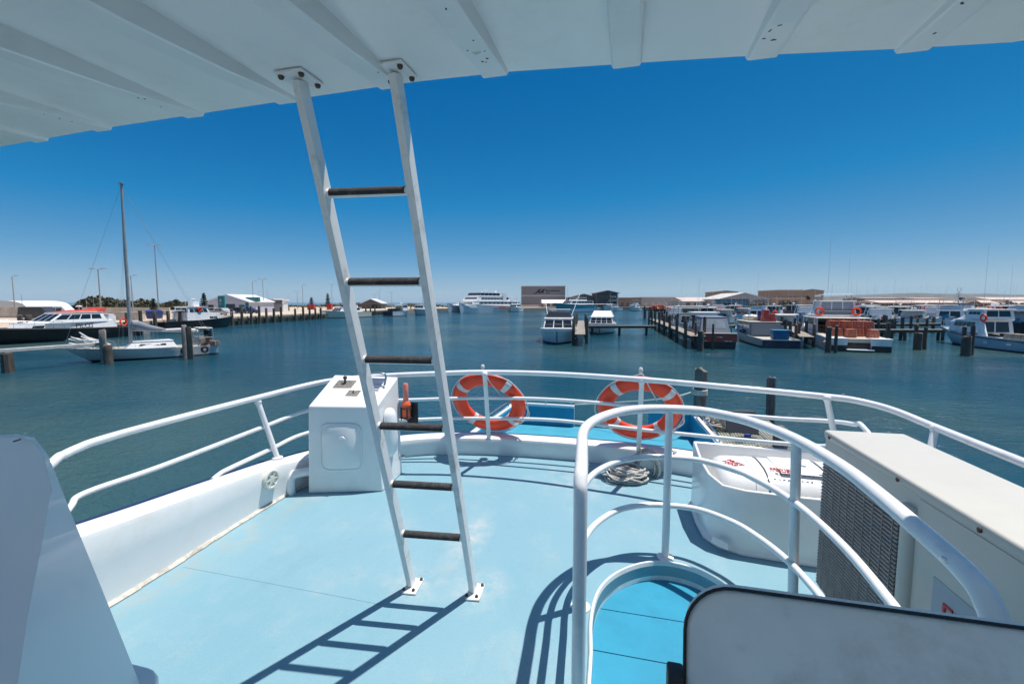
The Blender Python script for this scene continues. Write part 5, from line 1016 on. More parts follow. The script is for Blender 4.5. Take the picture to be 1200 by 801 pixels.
cabin(t, -L*.3, L*.18, 3.3, 1.2, 2.15, .5, .1, .22, HWHITE, front=(4, .03, .97, .15, .9), side=(3, .1, .95, .3, .85), roof=.12); cabin(t, -L*.3, L*.10, 3.0, 2.2, 3.0, 1.2, .15, .35, CANVASW, roof=None, name='sloping_screen'); frame_top(t, -L*.34, -L*.05, 2.6, 2.9, 3.9, HWHITE, 'bimini', .06); aerial(t, -L*.2, 1, 3, 2.8)
t, L = boat_root((609, 208), (598, 196), 'small white cabin cruiser moored at the stern of the ferry', 'motor_cruiser'); h, rows = hull(t, L, 4.2, 2.4, 1.6, [HWHITE, BOOT, HWHITE]); cabin(t, -L*.3, L*.25, 3.4, 1.8, 3.2, .8, .1, .2, HWHITE, side=(3, .1, .9, .4, .85), front=(3, .05, .95, .3, .9)); cabin(t, -L*.22, L*.05, 2.8, 3.3, 4.3, .6, .1, .2, HWHITE, side=(2, .1, .9, .3, .85), name='flybridge', front=(2, .05, .95, .3, .9)); aerial(t, -1, 0, 4.3, 5, .05); aerial(t, 1, .6, 4.3, 3, .04)
t, L = boat_root((694, 206), (649, 190), 'big white and teal motor yacht lying along the quay before the dark sheds', 'motor_yacht', 'yacht'); h, rows = hull(t, L, 6.4, 3.9, 3.0, [HTEAL, BOOT, HWHITE], bul=.1)
mb = MB(); mb.prism([(-L*.49, y, z) for y, z in ((3.15, .15), (3.18, 1.4), (3.05, 1.4), (2.9, .15))], (L*.70, 0, 0)); mb.build('pale_lower_stripe', HLBLUE, t)
cabin(t, -L*.42, L*.22, 5.0, 3.2, 4.8, 1.8, .3, .3, HWHITE, side=(7, .04, .94, .35, .85), front=(4, .04, .96, .3, .9), roof=.3); cabin(t, -L*.25, L*.05, 4.0, 4.9, 6.2, 1.2, .3, .3, HWHITE, side=(4, .04, .94, .35, .85), front=(3, .04, .96, .3, .9), roof=.3, name='upper_deck'); aerial(t, L*.17, 0, 4.8, 5.2, .09); aerial(t, -L*.1, 0, 6.3, 2.5, .05)
t, L = boat_root((726, 232), (706, 222), 'white sport fisher with tall tubular tower in front of the grey office', 'motor_yacht', 'yacht'); h, rows = hull(t, L, 4.2, 2.6, 1.6, [HWHITE, BOOT, HWHITE]); cabin(t, -L*.25, L*.2, 3.2, 1.8, 3.1, 1.2, .1, .2, HWHITE, side=(3, .1, .9, .3, .8), front=(2, .05, .95, .3, .8)); frame_top(t, -L*.2, L*.08, 2.8, 3.1, 5.0, HWHITE, 'flybridge_top'); frame_top(t, -L*.16, L*.0, 2.0, 5.1, 7.0, HWHITE, 'tower_top')
t, L = boat_root((748, 224), (738, 216), 'small white flybridge cruiser by the brick store and long pale shed', 'motor_cruiser'); h, rows = hull(t, L, 4.2, 2.2, 1.5, [HWHITE, BOOT, HWHITE]); cabin(t, -L*.3, L*.25, 3.4, 1.6, 3.0, 1.2, .1, .2, HWHITE, side=(3, .1, .9, .3, .8), front=(3, .05, .95, .3, .8)); cabin(t, -L*.2, L*.02, 2.6, 3.1, 4.0, .7, .1, .2, HWHITE, side=(2, .1, .9, .3, .8), name='flybridge'); frame_top(t, -L*.2, L*.02, 2.6, 4, 5.2, HWHITE, 'bimini')

# ================================================================== CRAYBOATS ON THE RIGHT
t, L = boat_root((843.5, 41.0), (816, 53), 'boat with red stern and grey canvas cabin lying beside the piled finger jetty', 'fishing_boat')
h, rows = hull(t, L, 3.1, 1.9, 1.35, [HBLACK, BOOT, DECKG, HRED], tw=.96)
mb = MB(); w = 3.1*.96/2; mb.box((-L/2-.06, -w, .62), (-L/2+.0, w, 1.36)); tr = mb.build('red_transom', HRED, t, bevel=.02)
mb = MB(); 
for y in (-1.1, -.75, 1.0): mb.box((-L/2-.075, y, .68), (-L/2-.055, y+.28, .74))
mb.box((-L/2-.075, -.25, 1.02), (-L/2-.058, .0, 1.1)); mb.box((-L/2-.075, .05, 1.06), (-L/2-.058, .25, 1.1)); mb.build('white_mark', HWHITE, tr)
mb = MB(); mb.box((-L/2-.1, -w-.05, 1.36), (-L/2+.5, w+.05, 1.42)); mb.build('stern_capping', DECKT, t)
cabin(t, -L*.36, L*.02, 2.7, 1.3, 2.75, .35, .75, .25, CANVAS, side=(3, .08, .95, .25, .85), back=(2, .1, .9, .3, .85), roof=.02, name='canvas_cabin', glass=GLASSL); cabin(t, L*.03, L*.3, 2.6, 1.5, 3.1, .5, .1, .2, HWHITE, side=(2, .1, .9, .45, .85), front=(3, .05, .95, .4, .85), roof=.2); aerial(t, L*.1, .6, 3.2, 3.6)
t, L = boat_root((813, 56), (800, 68), 'white flybridge cruiser with broad white canopy behind the red sterned boat', 'motor_cruiser'); h, rows = hull(t, L, 4.2, 2.0, 1.4, [HWHITE, BOOT, HWHITE]); cabin(t, -L*.32, L*.25, 3.4, 1.4, 2.6, 1.0, .1, .2, HWHITE, side=(3, .1, .9, .35, .85), back=(2, .1, .9, .2, .85), rm=DECKT); frame_top(t, -L*.4, L*.10, 3.6, 2.7, 3.55, CANVASW, 'canopy', .18); frame_top(t, -L*.25, L*.05, 2.4, 3.7, 4.3, HWHITE, 'upper_canopy', .08); aerial(t, -1, 1, 3.6, 4.5, .016); aerial(t, -1, -1, 3.6, 4.0, .016); bow_rail(t, rows)
# crayboat with the blue bin
t, L = boat_root((916.5, 41.5), (868, 56.5), 'grey crayboat with low wheelhouse and a navy stern, loaded with crates', 'fishing_boat')
h, rows = hull(t, L, 3.6, 1.55, .80, [HGREY, BOOT, DECKT], tw=.86, bul=.15); w = 3.6*.86/2
mb = MB(); mb.box((-L/2-.08, -w, .02), (-L/2+.0, w, .70)); mb.build('navy_transom', HNAVY, t); mb = MB(); mb.box((-L/2-.12, -w-.03, .70), (-L/2+.3, w+.03, .76)); mb.build('stern_capping', DECKT, t)
mb = MB(); mb.prism([(L*.34, 1.45, .25), (L*.39, 1.27, .25), (L*.40, 1.36, 1.25), (L*.35, 1.5, 1.2)], (0, .08, 0)); mb.build('bow_fender_mat', TIMBER, t)
cabin(t, -L*.17, L*.22, 2.9, .85, 2.15, .3, .1, .1, HGREY, side=(4, .06, .94, .4, .88), front=(3, .05, .95, .4, .9), back=(2, .1, .9, .1, .9), roof=.18, rm=DECKT); bow_rail(t, rows, .6, .7)
mb = MB(); mb.box((-L*.19, -1.35, .8), (-L*.175, 1.35, 2.0)); mb.build('grey_screen', CANVAS, t); aerial(t, L*.05, 0, 2.2, 5.0, .014); aerial(t, L*.1, 1.0, 2.2, 3, .012)
bt, bL, brz = t.location.copy(), L, t.rotation_euler.z
def on_boat(name, label, cat, x, y, z, group=None): 
    q = Matrix.Rotation(brz, 3, 'Z') @ Vector((x, y, z)); return thing(name, label, cat, bt+q, brz, group)
g = on_boat('fish_bin', 'blue insulated bin on the stern of the grey crayboat', 'bin', -L*.46, -.05, .77); mb = MB(); mb.hexa([(-.45, -.65, 0), (.45, -.65, 0), (.45, .65, 0), (-.45, .65, 0)], [(-.5, -.7, .78), (.5, -.7, .78), (.5, .7, .78), (-.5, .7, .78)]); mb.build('tub', BLUEBOX, g, bevel=.03); mb = MB(); mb.box((-.54, -.74, .78), (.54, .74, .9)); mb.build('lid', pm('blue_bin_lid', (.03, .2, .34), .5), g, bevel=.03)
g = on_boat('fish_crates', 'red crate stack on the roof of the grey crayboat', 'crates', -L*.10, -.5, 2.23); crates(g, -.7, .7, -.6, .6, 0, 1.2, (2, 2, 3), HRED, 'crate', .05)
g = on_boat('plastic_drum', 'blue and purple drum on the roof of the grey crayboat', 'drum', -L*.02, -.2, 2.23); mb = MB(); mb.lathe([(.36, 0), (.38, .1), (.38, .45), (.4, .48), (.4, .52), (.38, .55), (.38, .9), (.34, .95)], 16); mb.build('drum_body', pm('purple_drum', (.08, .06, .2), .5), g); mb = MB(); mb.lathe([(.4, .95), (.41, 1.0), (.38, 1.06), (.1, 1.08)], 16); mb.build('lid', BLUESK, g)
g = on_boat('gear_bundle', 'pale canvas bundle on the roof of the grey crayboat', 'bundle', L*.08, .1, 2.23); mb = MB(); rnd = random.Random(3)
for k in range(9): mb.ball((rnd.uniform(-1.2, 1.2), rnd.uniform(-.8, .8), .28), (rnd.uniform(.25, .5), rnd.uniform(.25, .5), rnd.uniform(.25, .42)), 6)
mb.build('canvas_heap', HCREAM, g)
g = on_boat('rope_heap', 'dark blue rope heap on the side deck of the grey crayboat', 'rope', -L*.03, 1.62, 1.0); mb = MB(); rnd = random.Random(6)
for k in range(14): c = Vector((rnd.uniform(-1.0, 1.0), rnd.uniform(-.1, .08), .05+k*.02)); q_ = rnd.uniform(.2, .4); mb.tube([c+Vector((q_*math.cos(a), .12*math.sin(a), .03*math.sin(3*a))) for a in [2*math.pi*j/12 for j in range(12)]], .035, 5, closed=True)
mb.build('rope_loop', CANVASB, g)
# catamaran crayboat with stacked pots
t, L = boat_root((1009, 38.6), (962, 52.0), 'broad twin hulled crayboat with tall canopied bridge and a deck for stacked pots', 'fishing_boat')
Bc = 4.5
for s in (1, -1):
    mb = MB(); rings = []
    for i in range(11):
        k = i/10; x = -L/2+k*L; hw = .72*(1-max(0, (k-.6)/.4)**2*.85); z = 1.1+.7*k**2; cy = s*(Bc/2-.72); fl = .06
        rings.append([Vector((x, cy-hw, z)), Vector((x-.8*k*k, cy-hw*.8, -.4)), Vector((x-.8*k*k, cy+hw*.8, -.4)), Vector((x, cy+hw, z))])
    mb.loft(rings, smooth=False); hh = mb.build('hull', HLBLUE if False else HWHITE, t)
    mb = MB(); mb.box((-L/2-.05, s*(Bc/2-.72)-.68, -.1), (-L/2+.0, s*(Bc/2-.72)+.68, .5)); mb.build('black_transom', HBLACK, hh)
    mb = MB(); mb.box((-L/2-.12, s*(Bc/2-.72)-.74, 1.02), (-L/2+.9, s*(Bc/2-.72)+.74, 1.14)); mb.build('stern_capping', HWHITE, hh, bevel=.03)
mb = MB(); mb.prism([(-L/2+.3, -Bc/2+.05, .75), (-L/2+.3, -Bc/2+.05, 1.06), (L*.36, -Bc/2+.05, 1.5), (L*.42, -Bc/2+.05, 1.4), (L*.36, -Bc/2+.05, 1.0)], (0, Bc-.1, 0)); mb.build('bridge_deck', DECKT, t)
mb = MB(); mb.box((-L/2-.5, -.95, .12), (-L/2+.3, .95, .2)); mb.build('swim_step', HWHITE, t)
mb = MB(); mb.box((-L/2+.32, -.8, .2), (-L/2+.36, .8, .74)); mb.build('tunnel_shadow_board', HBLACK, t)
cabin(t, L*.02, L*.34, 4.0, 1.2, 2.9, .6, .1, .15, HWHITE, side=(3, .1, .92, .45, .85), back=(3, .05, .95, .1, .85), front=(4, .05, .95, .4, .9), roof=.1)
frame_top(t, -L*.14, L*.34, 4.4, 1.2, 2.62, HCREAM, 'hardtop', .10, fm=HWHITE)
c = cabin(t, L*.04, L*.24, 3.2, 3.0, 4.3, .3, .15, .15, HWHITE, back=(3, .04, .96, .3, .95), side=(2, .06, .94, .3, .95), front=(3, .05, .95, .3, .95), roof=.15, name='bridge_canopy', glass=mat('clear_canopy_panel', (.33, .36, .38), .2, var=.15, scale=1))
mb = MB()
for z in (3.05, 3.2, 3.4): mb.box((L*.04-.06, -1.5, z), (L*.04-.03, 1.5, z+.06))
mb.build('slatted_rail', HBLACK, t)
mb = MB(); mb.prism([(L*.24, 1.7, 2.9), (L*.34, 1.7, 2.95), (L*.25, 1.6, 3.6), (L*.235, 1.5, 4.5), (L*.20, 1.5, 4.5)], (0, -.12, 0)); mb.build('wing_panel', HWHITE, t)
for y in (1.55, -1.55): mini_buoy(t, L*.04-.3, y, 3.3, .34, 'x')
frame_top(t, L*.06, L*.2, 2.6, 4.45, 4.95, HWHITE, 'radar_frame', .06, rake=0); aerial(t, L*.1, .7, 5.0, 6.0, .014); aerial(t, L*.1, -1.0, 5.0, 4.0, .012)
ct, cL, crz = t.location.copy(), L, t.rotation_euler.z
q = Matrix.Rotation(crz, 3, 'Z') @ Vector((-L*.26, -.15, 1.12))
g = thing('craypot_stack', 'red craypots stacked on the stern deck of the broad twin hulled crayboat', 'craypots', ct+q, crz); crates(g, -2.3, 2.1, -1.55, 1.6, 0, .75, (4, 4, 1), POT); crates(g, -.9, 2.1, -1.55, 1.6, .75, 1.4, (3, 4, 1), POT)
q = Matrix.Rotation(crz, 3, 'Z') @ Vector((-L*.05, .9, 1.2)); g = thing('net_heap', 'tangled brown rope heap under the hardtop of the broad crayboat', 'rope', ct+q, crz); mb = MB(); rnd = random.Random(9)
for k in range(30): c = Vector((rnd.uniform(-1.0, .9), rnd.uniform(-.9, .9), rnd.uniform(.1, .75))); q_ = rnd.uniform(.15, .4); ax = Matrix.Rotation(rnd.uniform(0, 3), 3, 'X'); mb.tube([c+ax @ Vector((q_*math.cos(a), q_*math.sin(a), .04*math.sin(2*a))) for a in [2*math.pi*j/10 for j in range(10)]], .035, 5, closed=True)
mb.build('rope_loop', pm('brown_rope', (.2, .13, .08), .9, var=.5), g)
q = Matrix.Rotation(crz, 3, 'Z') @ Vector((-L/2-.15, 2.42, .62)); g = MB(); g.ball((0, 0, 0), (.28, .28, .32), 10); g.tube([(0, 0, .3), (0, 0, .42)], .06, 6); o = g.build('float_buoy', BUOYP); o.location = ct+q; tag(o, 'faded pink float buoy hanging at the port stern of the twin hulled crayboat', 'buoy')
# white fishing boat at the right edge
t, L = boat_root((1247, 36.0), (1103.5, 49.0), 'white fishing boat with navy rubbing line and blue canvas, bow left, at right edge', 'fishing_boat')
h, rows = hull(t, L, 3.9, 1.75, 1.05, [HLBLUE, BOOT, DECKT], rake=.14, bul=.2, fore=.45)
mb = MB(); mb.tube([(x, y+.04, z-.17) for x, y, z in [sheer(rows, k/16, .0) for k in range(17)]], .05, 6); mb.tube([(x, -y-.04, z-.17) for x, y, z in [sheer(rows, k/16, .0) for k in range(17)]], .05, 6); mb.build('rubbing_strake', HNAVY, t)
cabin(t, -L*.02, L*.26, 3.0, 1.3, 2.5, .8, .1, .15, HWHITE, side=(5, .08, .92, .5, .86), front=(3, .05, .95, .3, .9), back=(2, .1, .9, .1, .9), roof=.1)
mb = MB(); mb.hexa([(L*.14, 1.5, 2.45), (L*.14, -1.5, 2.45), (L*.30, -1.0, 2.25), (L*.30, 1.0, 2.25)], [(L*.14, .9, 3.0), (L*.14, -.9, 3.0), (L*.21, -.5, 2.85), (L*.21, .5, 2.85)]); mb.build('blue_canvas_cover', pm('pale_blue_canvas', (.35, .42, .55), .8), t)
cabin(t, -L*.04, L*.13, 2.6, 2.6, 3.5, .3, .1, .15, HWHITE, side=(3, .15, .85, .5, .8), back=(2, .1, .9, .3, .9), front=(3, .05, .95, .3, .9), roof=.15, name='flybridge'); mini_buoy(t, -L*.04-.1, 1.25, 2.75, .3, 'y')
mb = MB(); mb.prism([(-L*.04, 1.55, 1.1), (-L*.12, 1.55, 1.1), (-L*.06, 1.3, 2.2), (-L*.03, 1.3, 2.6), (-L*.01, 1.3, 2.6)], (0, -.1, 0)); mb.build('wing_panel', HWHITE, t); bow_rail(t, rows, .62, .55); radar(t, L*.0, 3.6); aerial(t, -L*.0, .9, 3.55, 6.0, .013); aerial(t, -L*.02, -.9, 3.55, 4.0, .011)
crates(t, -L*.40, -L*.2, -1.2, 1.2, .95, 1.5, (3, 2, 1), TIMBERL, 'fish_bin')
mb = MB()
for x in (-.18*L, -.36*L): mb.box((x, 1.97, .55), (x+.45, 2.02, .66))
mb.build('scupper', HWHITE, t)

# ------------------------------------------------------------------ moored boats farther back: each its own fittings
def moored(u, D, du, dD, label, k=0, hm=None, tm=None, fb=1.9, B=3.8, mast=0, name='moored_boat'):
    t, L = boat_root((u-du/2, D-dD/2), (u+du/2, D+dD/2), label, name); h, rows = hull(t, L, B, fb, fb*.7, [hm or HWHITE, BOOT, DECKG]); zd = fb*.72
    if k == 0:   # flybridge cruiser
        cabin(t, -L*.3, L*.25, B*.82, zd, zd+1.2, 1.0, .1, .2, HWHITE, side=(3, .1, .9, .35, .85), front=(3, .05, .95, .3, .9), back=(2, .1, .9, .2, .9)); cabin(t, -L*.2, L*.06, B*.7, zd+1.27, zd+1.9, .5, .1, .15, HWHITE, roof=None, name='flybridge'); frame_top(t, -L*.25, L*.04, B*.72, zd+1.3, zd+2.9, tm or CANVASW, 'bimini', .1); bow_rail(t, rows)
    elif k == 1: # aft-deck fishing boat, wheelhouse forward
        cabin(t, L*.0, L*.3, B*.8, zd, zd+1.9, .5, .1, .15, HWHITE, side=(2, .1, .9, .5, .88), front=(3, .05, .95, .45, .88), back=(2, .1, .9, .1, .85), roof=.2); frame_top(t, -L*.4, L*.0, B*.85, zd, zd+1.75, tm or HWHITE, 'awning', .08); crates(t, -L*.4, -L*.1, -B*.3, B*.3, zd, zd+.6, (3, 2, 1), POT if u % 2 else CANVASB, 'fish_bin'); radar(t, L*.12, zd+1.95)
    elif k == 2: # glass screened hardtop
        cabin(t, -L*.2, L*.22, B*.85, zd, zd+1.15, 1.3, .3, .25, HWHITE, side=(3, .05, .95, .15, .95), front=(4, .03, .97, .1, .95), roof=.12, rm=tm or HWHITE); frame_top(t, -L*.42, -L*.12, B*.8, zd, zd+1.35, tm or CANVASW, 'awning', .06); bow_rail(t, rows)
    else:        # A-frame workboat
        cabin(t, L*.02, L*.3, B*.75, zd, zd+1.6, .6, .2, .2, HWHITE, side=(2, .1, .9, .4, .85), front=(3, .05, .95, .4, .85)); mb = MB()
        for x in (-L*.05, -L*.3): mb.tube([(x, B*.42, zd), (x-.2, B*.3, zd+2.0), (x-.2, -B*.3, zd+2.0), (x, -B*.42, zd)], .08, 6)
        mb.build('gantry', HWHITE, t); crates(t, -L*.4, -L*.1, -B*.3, B*.3, zd-.1, zd+.6, (3, 2, 1), HGREY, 'fish_bin')
    aerial(t, L*.05, B*.25, zd+1.9, 2.0+mast, .02); aerial(t, L*.0, -B*.25, zd+1.9, 1.4+mast*.7, .016)
    rnd = random.Random(int(u*7+D))
    for k in range(rnd.choice((2, 3))):
        x = L*rnd.uniform(-.35, .2); sd = rnd.choice((1, -1)); f = MB(); y = sd*(B/2+.08); f.lathe([(.03, 0), (.11, .06), (.12, .35), (.11, .5), (.03, .58)], 8, 0, Matrix.Translation((x, y, fb*.2))); f.build('fender', rnd.choice((HWHITE, HNAVY, ORANGE, HWHITE)), t)
    if rnd.random() < .6:
        for sd in (1, -1): f = MB(); f.tube([(-L*.05, sd*B*.38, zd+1.0), (-L*.2, sd*B*.62, zd+rnd.uniform(3.2, 4.6))], .03, 5, r2=.012); f.build('outrigger', HWHITE, t)
    if rnd.random() < .45: mini_buoy(t, -L*.05, rnd.choice((1, -1))*B*.3, zd+1.5, .3, 'x')
    for k in range(rnd.randint(3, 6)):
        x = L*rnd.uniform(-.44, -.2); y = B*rnd.uniform(-.3, .3); w = rnd.uniform(.2, .45); f = MB(); f.hexa([(x-w, y-w, zd-.2), (x+w, y-w, zd-.2), (x+w, y+w, zd-.2), (x-w, y+w, zd-.2)], [(x-w*.8, y-w*.8, zd+w*1.2), (x+w*.8, y-w*.8, zd+w*1.3), (x+w*.9, y+w*.7, zd+w*1.1), (x-w*.8, y+w*.9, zd+w*1.2)]); f.build('deck_box', rnd.choice((POT, BLUEBOX, HWHITE, DECKT, HBLACK, CANVASB)), t)
    return t
for a in ((889, 92, 8, 10, 'white flybridge cruiser moored behind the grey crayboat wheelhouse', 0, None, CANVAS, 2.0, 4.0, 3), (918, 63, -8, 9, 'white hardtop cruiser between red crate stack and white wing of the twin hulled crayboat', 2, None, None, 1.7, 3.6, 0), (904, 112, 14, 8, 'pale blue hulled workboat with long pale roof, behind the purple drum', 1, HLBLUE, HLBLUE, 2.0, 4.2, 2), (927, 118, 14, 6, 'pale blue workboat with dark awning left of the tall canopied bridge', 1, HLBLUE, HNAVY, 2.2, 4.2, 2), (873, 120, 10, 8, 'white cruiser lying under the timber pier handrail at right', 2, None, None, 1.8, 3.8, 4),
    (829, 122, 12, 8, 'small white boat behind the flybridge cruiser canopy, before the cream roofed shed', 2, None, None, 1.8, 3.6, 5), (843, 128, 8, 8, 'dark hulled workboat with gantry moored before the pier', 3, HNAVY, None, 2.0, 3.8, 3), (860, 132, 10, 8, 'dark workboat with red bins moored before the wharf cabin', 1, HBLACK, HWHITE, 2.0, 3.8, 2),
    (986, 55, -16, 9, 'white cruiser with long raked glass screen behind the stacked red pots', 2, None, CANVAS, 2.0, 4.0, 1), (1030, 78, 16, 7, 'black hulled workboat with white gantry behind the red pot stack', 3, HBLACK, None, 2.0, 4.2, 2), (1000, 110, 14, 6, 'white flybridge boat with dark canvas in the crowd right of the tan warehouse', 0, None, CANVAS, 2.0, 4.0, 4), (1018, 118, 14, 8, 'white wheelhouse fishing boat behind the black gantry workboat', 1, None, None, 2.2, 4.2, 6),
    (1070, 84, 12, 7, 'white cruiser with rounded cabin above the open water pile cluster', 2, None, None, 2.0, 4.0, 1), (1090, 92, 10, 8, 'white boat with grey gantry behind the rounded cabin cruiser', 3, HGREY, None, 2.2, 4.2, 3), (1052, 96, 12, 8, 'white fishing boat with cream awning left of the rounded cabin cruiser', 1, None, HCREAM, 2.0, 4.2, 4), (1116, 80, 14, 8, 'white flybridge cruiser with broad white top left of the blue canvas', 0, None, None, 2.2, 4.4, 2), (1112, 105, 12, 8, 'grey hulled workboat behind the broad topped cruiser', 3, HGREY, None, 2.2, 4.4, 2),
    (1148, 88, 14, 8, 'white boat with cream hardtop behind the white fishing boat flybridge', 2, None, HCREAM, 2.2, 4.4, 1), (1172, 98, 14, 8, 'white wheelhouse boat under the right dark gable', 1, None, None, 2.2, 4.2, 5), (1196, 84, 12, 7, 'white cruiser with white bimini at the right edge before the brown sheds', 0, None, None, 2.1, 4.2, 2), (1187, 60, 18, 6, 'dark covered boat behind the stern of the white fishing boat', 2, HBLACK, HNAVY, 2.4, 4.4, 0), (958, 130, 10, 6, 'white boat behind the radar frame of the twin hulled crayboat', 0, None, None, 2.2, 4.2, 5), (972, 128, 10, 8, 'small white fishing boat right of the tan warehouse', 1, None, None, 2.0, 4.0, 7), (1040, 130, 12, 8, 'white cruiser with raked screen before the dark low shed', 2, None, None, 2.0, 4.0, 4),
    (1008, 92, 12, 8, 'white fishing boat with navy awning behind the long raked glass screen', 1, None, HNAVY, 2.0, 4.2, 3), (1060, 112, 12, 8, 'white flybridge cruiser with grey bimini far behind the dark far walkway piles', 0, None, CANVAS, 2.0, 4.2, 3), (1082, 118, 12, 8, 'navy hulled fishing boat with white awning below the pale pink block', 1, HNAVY, None, 2.2, 4.2, 4), (1130, 118, 14, 8, 'white flybridge boat under the left dark gable', 0, None, HWHITE, 2.2, 4.4, 3), (1158, 112, 14, 8, 'cream hulled cruiser between the two dark gables', 2, HCREAM, None, 2.2, 4.4, 2), (944, 98, 10, 8, 'grey hulled gantry boat behind the lifebuoys of the canopied bridge', 3, HGREY, None, 2.2, 4.2, 2), (1190, 115, 14, 8, 'black hulled fishing boat far back at the right edge', 1, HBLACK, HCREAM, 2.2, 4.4, 4),
    (850, 96, 10, 8, 'white cruiser with cream hardtop between the finger jetty piles and the pier', 2, None, HCREAM, 1.9, 3.8, 2), (828, 88, 8, 9, 'pale blue wheelhouse boat just behind the white flybridge canopy', 1, HLBLUE, HWHITE, 1.9, 3.8, 2), (790, 98, 8, 8, 'small black hulled boat at the far end of the piled finger jetty', 3, HBLACK, None, 1.8, 3.6, 1)): moored(*a)
# tangled aerial tower of the trawler at right
tw = thing('aerial_mast', 'cluttered grey aerial mast rising above the moored boats at right', 'mast', far(1121, 118, 0), YAW); h_ = hgt(341, 118)
mb = MB(); mb.tube([(0, 0, -.5), (0, 0, h_)], .12, 7, r2=.06); mb.build('pole', ALU, tw)
for z, w in ((h_*.62, 1.5), (h_*.78, 1.1), (h_*.92, .7)):
    mb = MB(); mb.tube([(-w, 0, z), (w, 0, z)], .06, 5); mb.tube([(-w, 0, z), (0, 0, z-.9)], .04, 5); mb.tube([(w, 0, z), (0, 0, z-.9)], .04, 5); mb.build('crosstree', ALU, tw)
mb = MB(); mb.tube([(.5*math.cos(a), 0, h_+.35+.5*math.sin(a)) for a in [2*math.pi*k/14 for k in range(14)]], .05, 5, closed=True); mb.build('loop_aerial', ALU, tw); mb = MB(); mb.box((.4, -.3, h_*.66), (1.3, .3, h_*.66+.7)); mb.build('radar_box', HBLACK, tw)

# ================================================================== JETTY BESIDE OUR STERN
jt = thing('mesh_jetty', 'timber edged jetty decked with open mesh alongside the stern of our boat', 'jetty', (2.4, 8, -1.15))
mb = MB()
for x in (1.78, 3.12): mb.box((x-.09, 3.0, -1.33), (x+.09, 11.4, -1.155))
mb.box((1.87, 11.22, -1.33), (3.03, 11.4, -1.155)); mb.build('edge_beam', TIMBERL, jt, world=True, bevel=.01)
mb = MB()
for k in range(7): y = 3.4+k*1.3; mb.box((1.875, y, -1.34), (3.025, y+.1, -1.19))
mb.build('joist', TIMBER, jt, world=True)
MESHM = mat('galvanised_mesh', (.42, .42, .33), .6, .2, var=.2, scale=5)
mb = MB()
for k in range(int(8.2/.055)): y = 3.05+k*.055; mb.box((1.875, y, -1.186), (3.025, y+.018, -1.166))
for k in range(int(1.14/.055)): x = 1.89+k*.055; mb.box((x, 3.05, -1.180), (x+.014, 11.2, -1.160))
mb.build('mesh_deck', MESHM, jt, world=True)
for u, D, ht, r, lab in ((823, 10.05, 2.72, .135, 'tall grey notched pile with a rope tied round it beside the second lifebuoy'), (908, 10.7, 2.42, .10, 'tall thin square cut pile at the far corner of the mesh jetty'), (921, 8.2, 1.92, .14, 'short brown pile on the outer side of the mesh jetty beside the raft canister'), (905, 8.1, 1.55, .15, 'stubby cut off pile in front of the short brown pile')):
    pile(u, D, ht, lab, r, seed=int(u), m=mat('grey_pile_timber', (.15, .135, .12), .9, var=.45, scale=4, stretch=(5, 5, .6), bump=.8, bscale=24, dirt=(.05, .04, .035), dirt_amt=.8, dirt_scale=2.5))
p0 = far(823, 10.05, 2.25); mb = MB()
for k in range(4): mb.tube([p0+Vector((.15*math.cos(a), .15*math.sin(a), -.03*k)) for a in [2*math.pi*j/16 for j in range(16)]], .016, 6, closed=True)
mb.tube(spline([p0, p0+Vector((-.8, -.4, -.16)), Vector((-.7, 10.95, -.88)), Vector((-1.2, 10.95, -.93))], 8), .014, 6); o = mb.build('mooring_line', ROPE); tag(o, 'thin mooring line tied round the tall notched pile and run to the transom', 'rope')
random.seed(12); mb = MB(); c = far(853, 9.6, 1.56)
for k in range(16):
    rx = random.uniform(.16, .36); ry = random.uniform(.1, .2); oz = .02+k*.014; ro = random.uniform(-.6, .6); ox, oy = random.uniform(-.12, .12), random.uniform(-.1, .1)
    mb.tube([c+Vector((ox+rx*math.cos(a)*math.cos(ro)-ry*math.sin(a)*math.sin(ro), oy+ry*math.sin(a)+rx*math.cos(a)*math.sin(ro), oz+.03*math.sin(2*a+k))) for a in [2*math.pi*j/20 for j in range(20)]], .019, 6, closed=True)
tag(mb.build('rope_coil', ROPE), 'thick white and grey rope coiled on the mesh jetty behind the lifebuoy', 'rope')
pn = thing('folding_step', 'dark grey panel on a bent metal frame standing on the mesh jetty', 'step', far(878, 8.9, 1.5), YAW); mb = MB(); mb.hexa([(-.34, .0, .12), (.32, .0, .05), (.32, .04, .05), (-.34, .04, .12)], [(-.33, .16, .52), (.30, .16, .50), (.30, .2, .50), (-.33, .2, .52)]); mb.build('panel', mat('dark_grey_panel', (.05, .055, .07), .6), pn, bevel=.01)
mb = MB(); mb.tube(spline([(-.28, .03, .1), (-.33, -.2, .02), (-.2, -.28, .012), (.2, -.28, .012), (.32, -.2, .02), (.3, .03, .1)], 5), .014, 8); mb.build('frame', STEEL, pn); mb = MB(); mb.box((-.02, -.12, .012), (.08, -.04, .10)); mb.build('blue_tag', BLUESK, pn)
